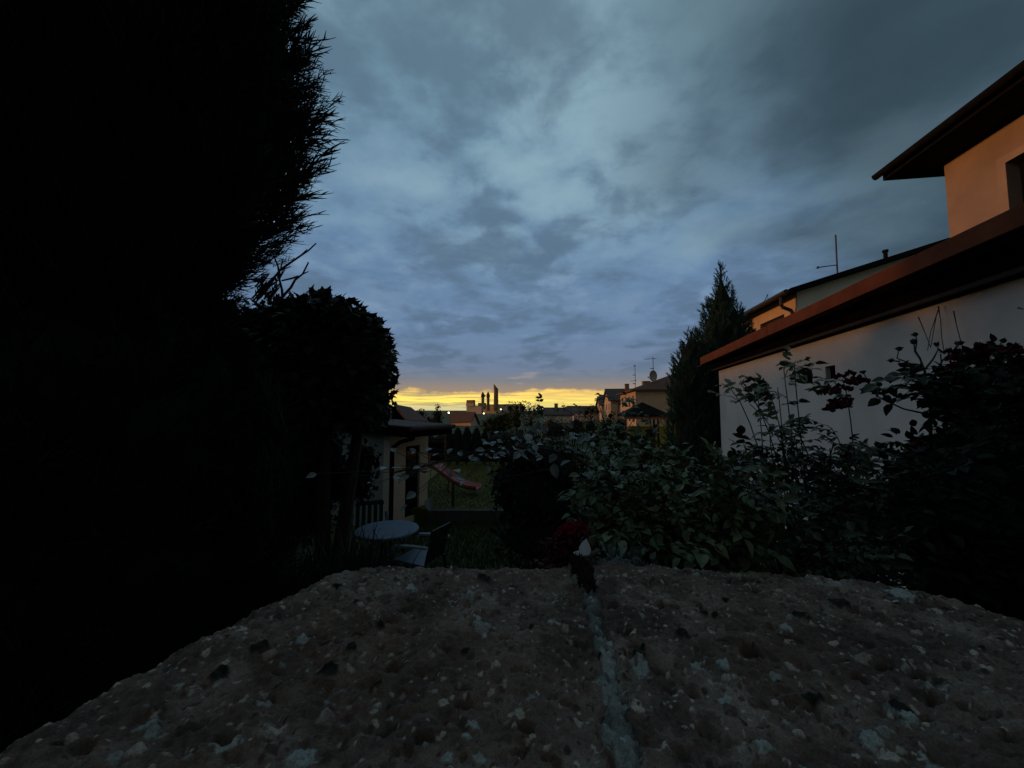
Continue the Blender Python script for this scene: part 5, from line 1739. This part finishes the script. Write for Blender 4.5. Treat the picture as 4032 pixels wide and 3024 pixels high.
P_ = np.array([[*at(*crop6(gR.uniform(1380, 1900), gR.uniform(1020, 1200)), gR.uniform(1.7, 1.95))] for _ in range(nl_)])
d = gR.normal(0, 1, (nl_, 3)) * np.array([1, .6, .35])
k = MB()
Mx = rot_from(d, np.array([[0, 0, 1]]) + gR.normal(0, .3, (nl_, 3))) * .14
for i in range(8):
    k.inst(COMP[i], Mx[i::8], P_[i::8])
p_, = [at(*crop6(1470, 1020), 1.75)]
k.inst(leaf_tmpl(.34, .1, .1), rot_from(np.array([[.3, -.1, .6]]), np.array([[-.3, -1, .2]])) * .045, np.array([[*p_]]))
k.build("foliage", M["rose_vignette"], root)
# fine dry climbers hanging from the eave on the wall
root = thing("dry_vine", "thin dry vine stems hanging from the garage eave", "vine", fg(-5.8, .06, 0))
k = MB()
for pts in (((1650, 590), (1665, 680), (1672, 790), (1690, 900)), ((1655, 600), (1600, 760), (1580, 880)), ((1750, 620), (1770, 720), (1800, 830)), ((1520, 660), (1570, 780), (1600, 860), (1640, 640)), ((2170, 600), (2205, 610))):
    w = [on_plane(*crop6(*p), fg(0, .05, 0), fg.n) for p in pts]
    k.tube(w, [.005] + [.003] * (len(w) - 1), 4)
w = [on_plane(*crop6(1665, 900), fg(0, .05, 0), fg.n)]
k.tube([w[0], dn(w[0])], .005, 4)
k.build("stem", M["cane"], root)

# bush C: heavy black rose mass at the right edge
tipsC = region(gR, 120, [(3640, 1750), (3740, 1560), (3780, 1450), (4000, 1420), (4200, 1500), (4200, 2250), (3500, 2250), (3480, 1950)], (1.05, 1.9))
bushC = rose("rose_bush", "heavy black rose bush with dull red flowers along its top beside the garage", "rose bush", (2.5, 1.7), tipsC, .095, 22, M["shrub_dark"], 96, leaf_from=.3, zmin=1.2)
cb = [blob(3880, 1950, 1.75, 330, 330, .35), blob(3900, 1560, 1.75, 170, 130, .2), blob(4150, 1700, 1.8, 250, 300, .3), blob(3620, 2080, 1.6, 160, 170, .25)]
k = MB()
for i, (c, r) in enumerate(cb):
    c, r = Vector(c), Vector(r)
    def fn(u, v, c=c, r=r, i=i):
        a, ph = 2 * math.pi * u, math.pi * min(max(v, .01), .99)
        q = Vector((math.cos(a) * math.sin(ph), math.sin(a) * math.sin(ph), -math.cos(ph)))
        s = .8 * (1 + .3 * mnoise.noise(q * 2.2 + Vector((i * 5.3, 0, 0))) + .15 * mnoise.noise(q * 6))
        return c + Vector((q.x * r.x, q.y * r.y, q.z * r.z)) * s
    lump(k, fn, 24, 18)
k.build("inner_branches", M["bark_dark"], bushC, True)
n = 2600
pick = gR.integers(0, 4, n); q = dirs_sphere(gR, n)
P_ = np.array([[*c] for c, r in cb])[pick] + q * np.array([[*r] for c, r in cb])[pick] * gR.uniform(.75, 1.08, (n, 1))
k = MB(); k.inst(LEAF, rot_from(q + gR.normal(0, .8, (n, 3)), np.array([[0, 0, 1]]) + gR.normal(0, .4, (n, 3))) * .05, P_); k.build("foliage", M["shrub_dark"], bushC)
for _ in range(34):
    px_, py_ = gR.uniform(3730, 4020), 0
    py_ = np.interp(px_, [3730, 3800, 3900, 4020], [1425, 1395, 1370, 1380]) + gR.normal(8, 10)
    petals(bushC, at(px_, py_, gR.uniform(1.55, 1.75)), .030, M["petal"], gR, n=20)

leafy("shade_shrub", "unseen shrub added to shade the right end of the stone wall", "shrub", [((2.15, -.35, 2.2), (1.45, 1.0, 1.4)), ((2.35, -.4, 3.6), (1.4, 1.0, 1.4)), ((2.3, -.2, 1.0), (1.1, .9, 1.0))], 2600, .10, LEAF, M["shrub_dark"], 98)  # out of view, added to darken the coping's right end
# low filler rose between A and C, and glossy near leaves
tips = region(gR, 36, [(2850, 2010), (3500, 1930), (3600, 2240), (2850, 2240)], (1.0, 1.5))
rose("rose_bush", "low rose bush coloured darker for vignette, under the red flowered one, along the wall's far edge", "rose bush", (1.1, 1.25), tips, .074, 17, M["rose_vignette"], 97)

# dark red flowering plant beside the wall joint
root = thing("red_flower", "dark red flowering plant behind the wall beside the pale leafed sprout", "flower", dn(at(2240, 2150, 1.0)))
k = MB(); b_ = at(2240, 2300, 1.0)
fl_ = [(2225, 2095), (2250, 2085), (2275, 2090), (2215, 2112), (2240, 2110), (2262, 2135), (2290, 2085), (2232, 2130)]
for x, y in fl_:
    t = at(x, y, .95 + .06 * random.random()); k.tube([Vector((b_.x, b_.y, 0)), Vector((b_.x, b_.y, 1.5)), b_, t], [.004, .0035, .003, .002], 5)
k.build("stem", M["red_leaf"], root)
for x, y in fl_:
    petals(root, at(x, y, .95 + .06 * random.random()), .024, M["petal_bright"], gR, n=34)
n = 420
P_ = np.array([[*at(gR.normal(2235, 40) - max(0, yy - 2150) * .3, yy, gR.uniform(.92, 1.1))] for yy in gR.uniform(2110, 2290, n)])
k = MB(); k.inst(LEAF, rot_from(gR.normal(0, 1, (n, 3)) + np.array([[0, 0, .5]]), gR.normal(0, .4, (n, 3)) + np.array([[0, 0, 1]])) * .022, P_); k.build("foliage", M["red_leaf"], root)
